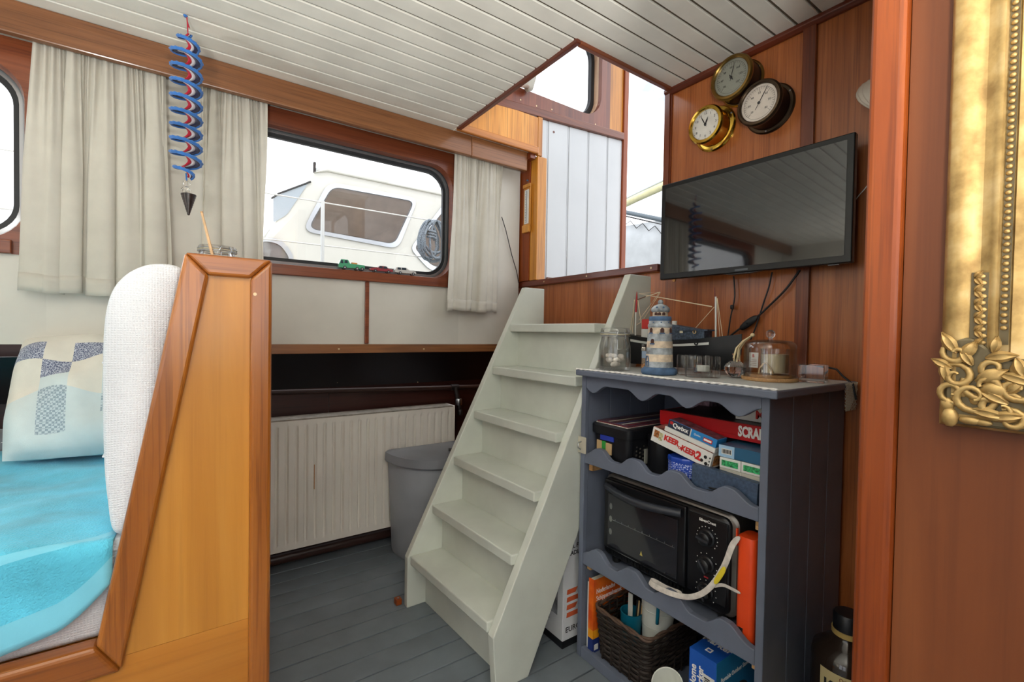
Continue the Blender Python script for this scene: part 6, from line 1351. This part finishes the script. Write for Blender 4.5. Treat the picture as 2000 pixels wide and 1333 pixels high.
# coiled mooring line hanging on the rail
cl_ = thing('rope_coil', 'grey coiled mooring rope hanging on the cruiser guard wire', 'rope', aY(847, 510, YR)); M_ROPE = paint('grey_rope', '#7d858c', .25, 120, .9, .4)
rr_ = random.Random(9); cxr = aY(845, 470, YR-.03)
zt2, zb2 = aY(845, 434, YR).z, aY(845, 508, YR).z
for i in range(9):
    w = rr_.uniform(.05, .14); dz = rr_.uniform(-.02, .06); ox2 = rr_.uniform(-.05, .05); n_ = 26
    pts = [(cxr.x+ox2+w*sin(2*pi*k/n_)*(1-.25*cos(2*pi*k/n_)), YR-.02-.012*i*.5+.008*sin(3*k), (zt2+zb2+dz)/2+((zt2-zb2-dz)/2)*cos(2*pi*k/n_)) for k in range(n_)]
    MB().tube(pts, .0105, 7, True).build('loop', M_ROPE, cl_, smooth=60)
MB().tube([(cxr.x-.02+.035*cos(a), YR-.05+.03*sin(a), zt2-.08-.012*a/3) for a in [i*.5 for i in range(40)]], .011, 7).build('wrap', M_ROPE, cl_, smooth=60)

# seen through the companionway: a covered boat and a sail boom
XO = 4.6
tb = thing('tarpaulin_cover', 'pale grey tarpaulin laced to a pole beyond the companionway', 'tarpaulin', (XO, 3.0, -.9))
def tp_(u, v):
    y = 4.75-2.8*u; z0 = aX(1250, 437, XO).z-(y-aX(1250, 437, XO).y)*-.055; z = z0*(1-v)+(-.8)*v
    return (XO+.5*v**2+.02*sin(9*u+4*v)*v, y, z)
_m = MB(); _m.grid(tp_, 24, 12); _m.build('sheet', paint('tarp_grey', '#b9bcbd', .05, 4, .6, .1), tb, smooth=180, solid=.01)
MB().tube([aX(1180, 405, XO), aX(1213, 413, XO), aX(1290, 429, XO), aX(1400, 452, XO)], .028, 10).build('ridge_pole', plain('pole_grey', '#5d666c', .4, .3), tb, smooth=60)
MB().tube([aX(1180, 413, XO), aX(1290, 438, XO), aX(1400, 462, XO)], .008, 6).build('lacing_line', M_PIPED, tb)
_zz = []
for i in range(14): _zz.append(aX(1195+12*i, (424 if i % 2 else 436)+2.5*i, XO-.02))
MB().tube(_zz, .005, 5).build('lacing_zigzag', M_PIPED, tb)
bm_ = thing('sail_boom', 'cream sail cover on a boom above the tarpaulin outside', 'boom', aX(1255, 380, XO+.8)); A_, B_ = aX(1170, 423, XO+.8), aX(1330, 348, XO+.8)
MB().tube([A_, (A_+B_)/2+Vector((0, 0, .01)), B_], .055, 12).build('sail_cover', fabric('boom_cover', '#d6cfa4', None, 200, .05, .9, .2), bm_, smooth=60); MB().tube([A_+Vector((0, 0, .08)), B_+Vector((0, 0, .085))], .03, 8).build('boom_spar', M_ALU, bm_, smooth=60)
MB().tube([Vector((B_.x, B_.y, -.95)), Vector((B_.x, B_.y, B_.z+4.5))], .06, 12).build('mast', M_ALU, bm_, smooth=60)
# far-off rigged masts
YM = 16.0; mt_ = thing('yacht_mast', 'tiny distant mast top with aerials seen in the wheelhouse window', 'mast', (aY(1102, 215, YM).x, YM, -.95))
_mb0 = aY(1102, 212, YM); MB().tube([Vector((_mb0.x, YM, -.95)), _mb0], .03, 8).build('mast_pole', M_ALU, mt_)
for px, top in ((1096, 203), (1102, 199), (1108, 207)):
    a, b = aY(px, 214, YM), aY(px, top, YM); MB().tube([a, b], .014, 5).build('aerial', M_PIPED, mt_)
    for f in (.35, .8): c = a+(b-a)*f; MB().tube([c+Vector((-.06, 0, 0)), c+Vector((.06, 0, 0))], .009, 5).build('crossbar', M_PIPED, mt_)
MB().tube([aY(1094, 214, YM), aY(1110, 214, YM)], .02, 6).build('masthead', plain('masthead_blue', '#4a7fae', .5), mt_)
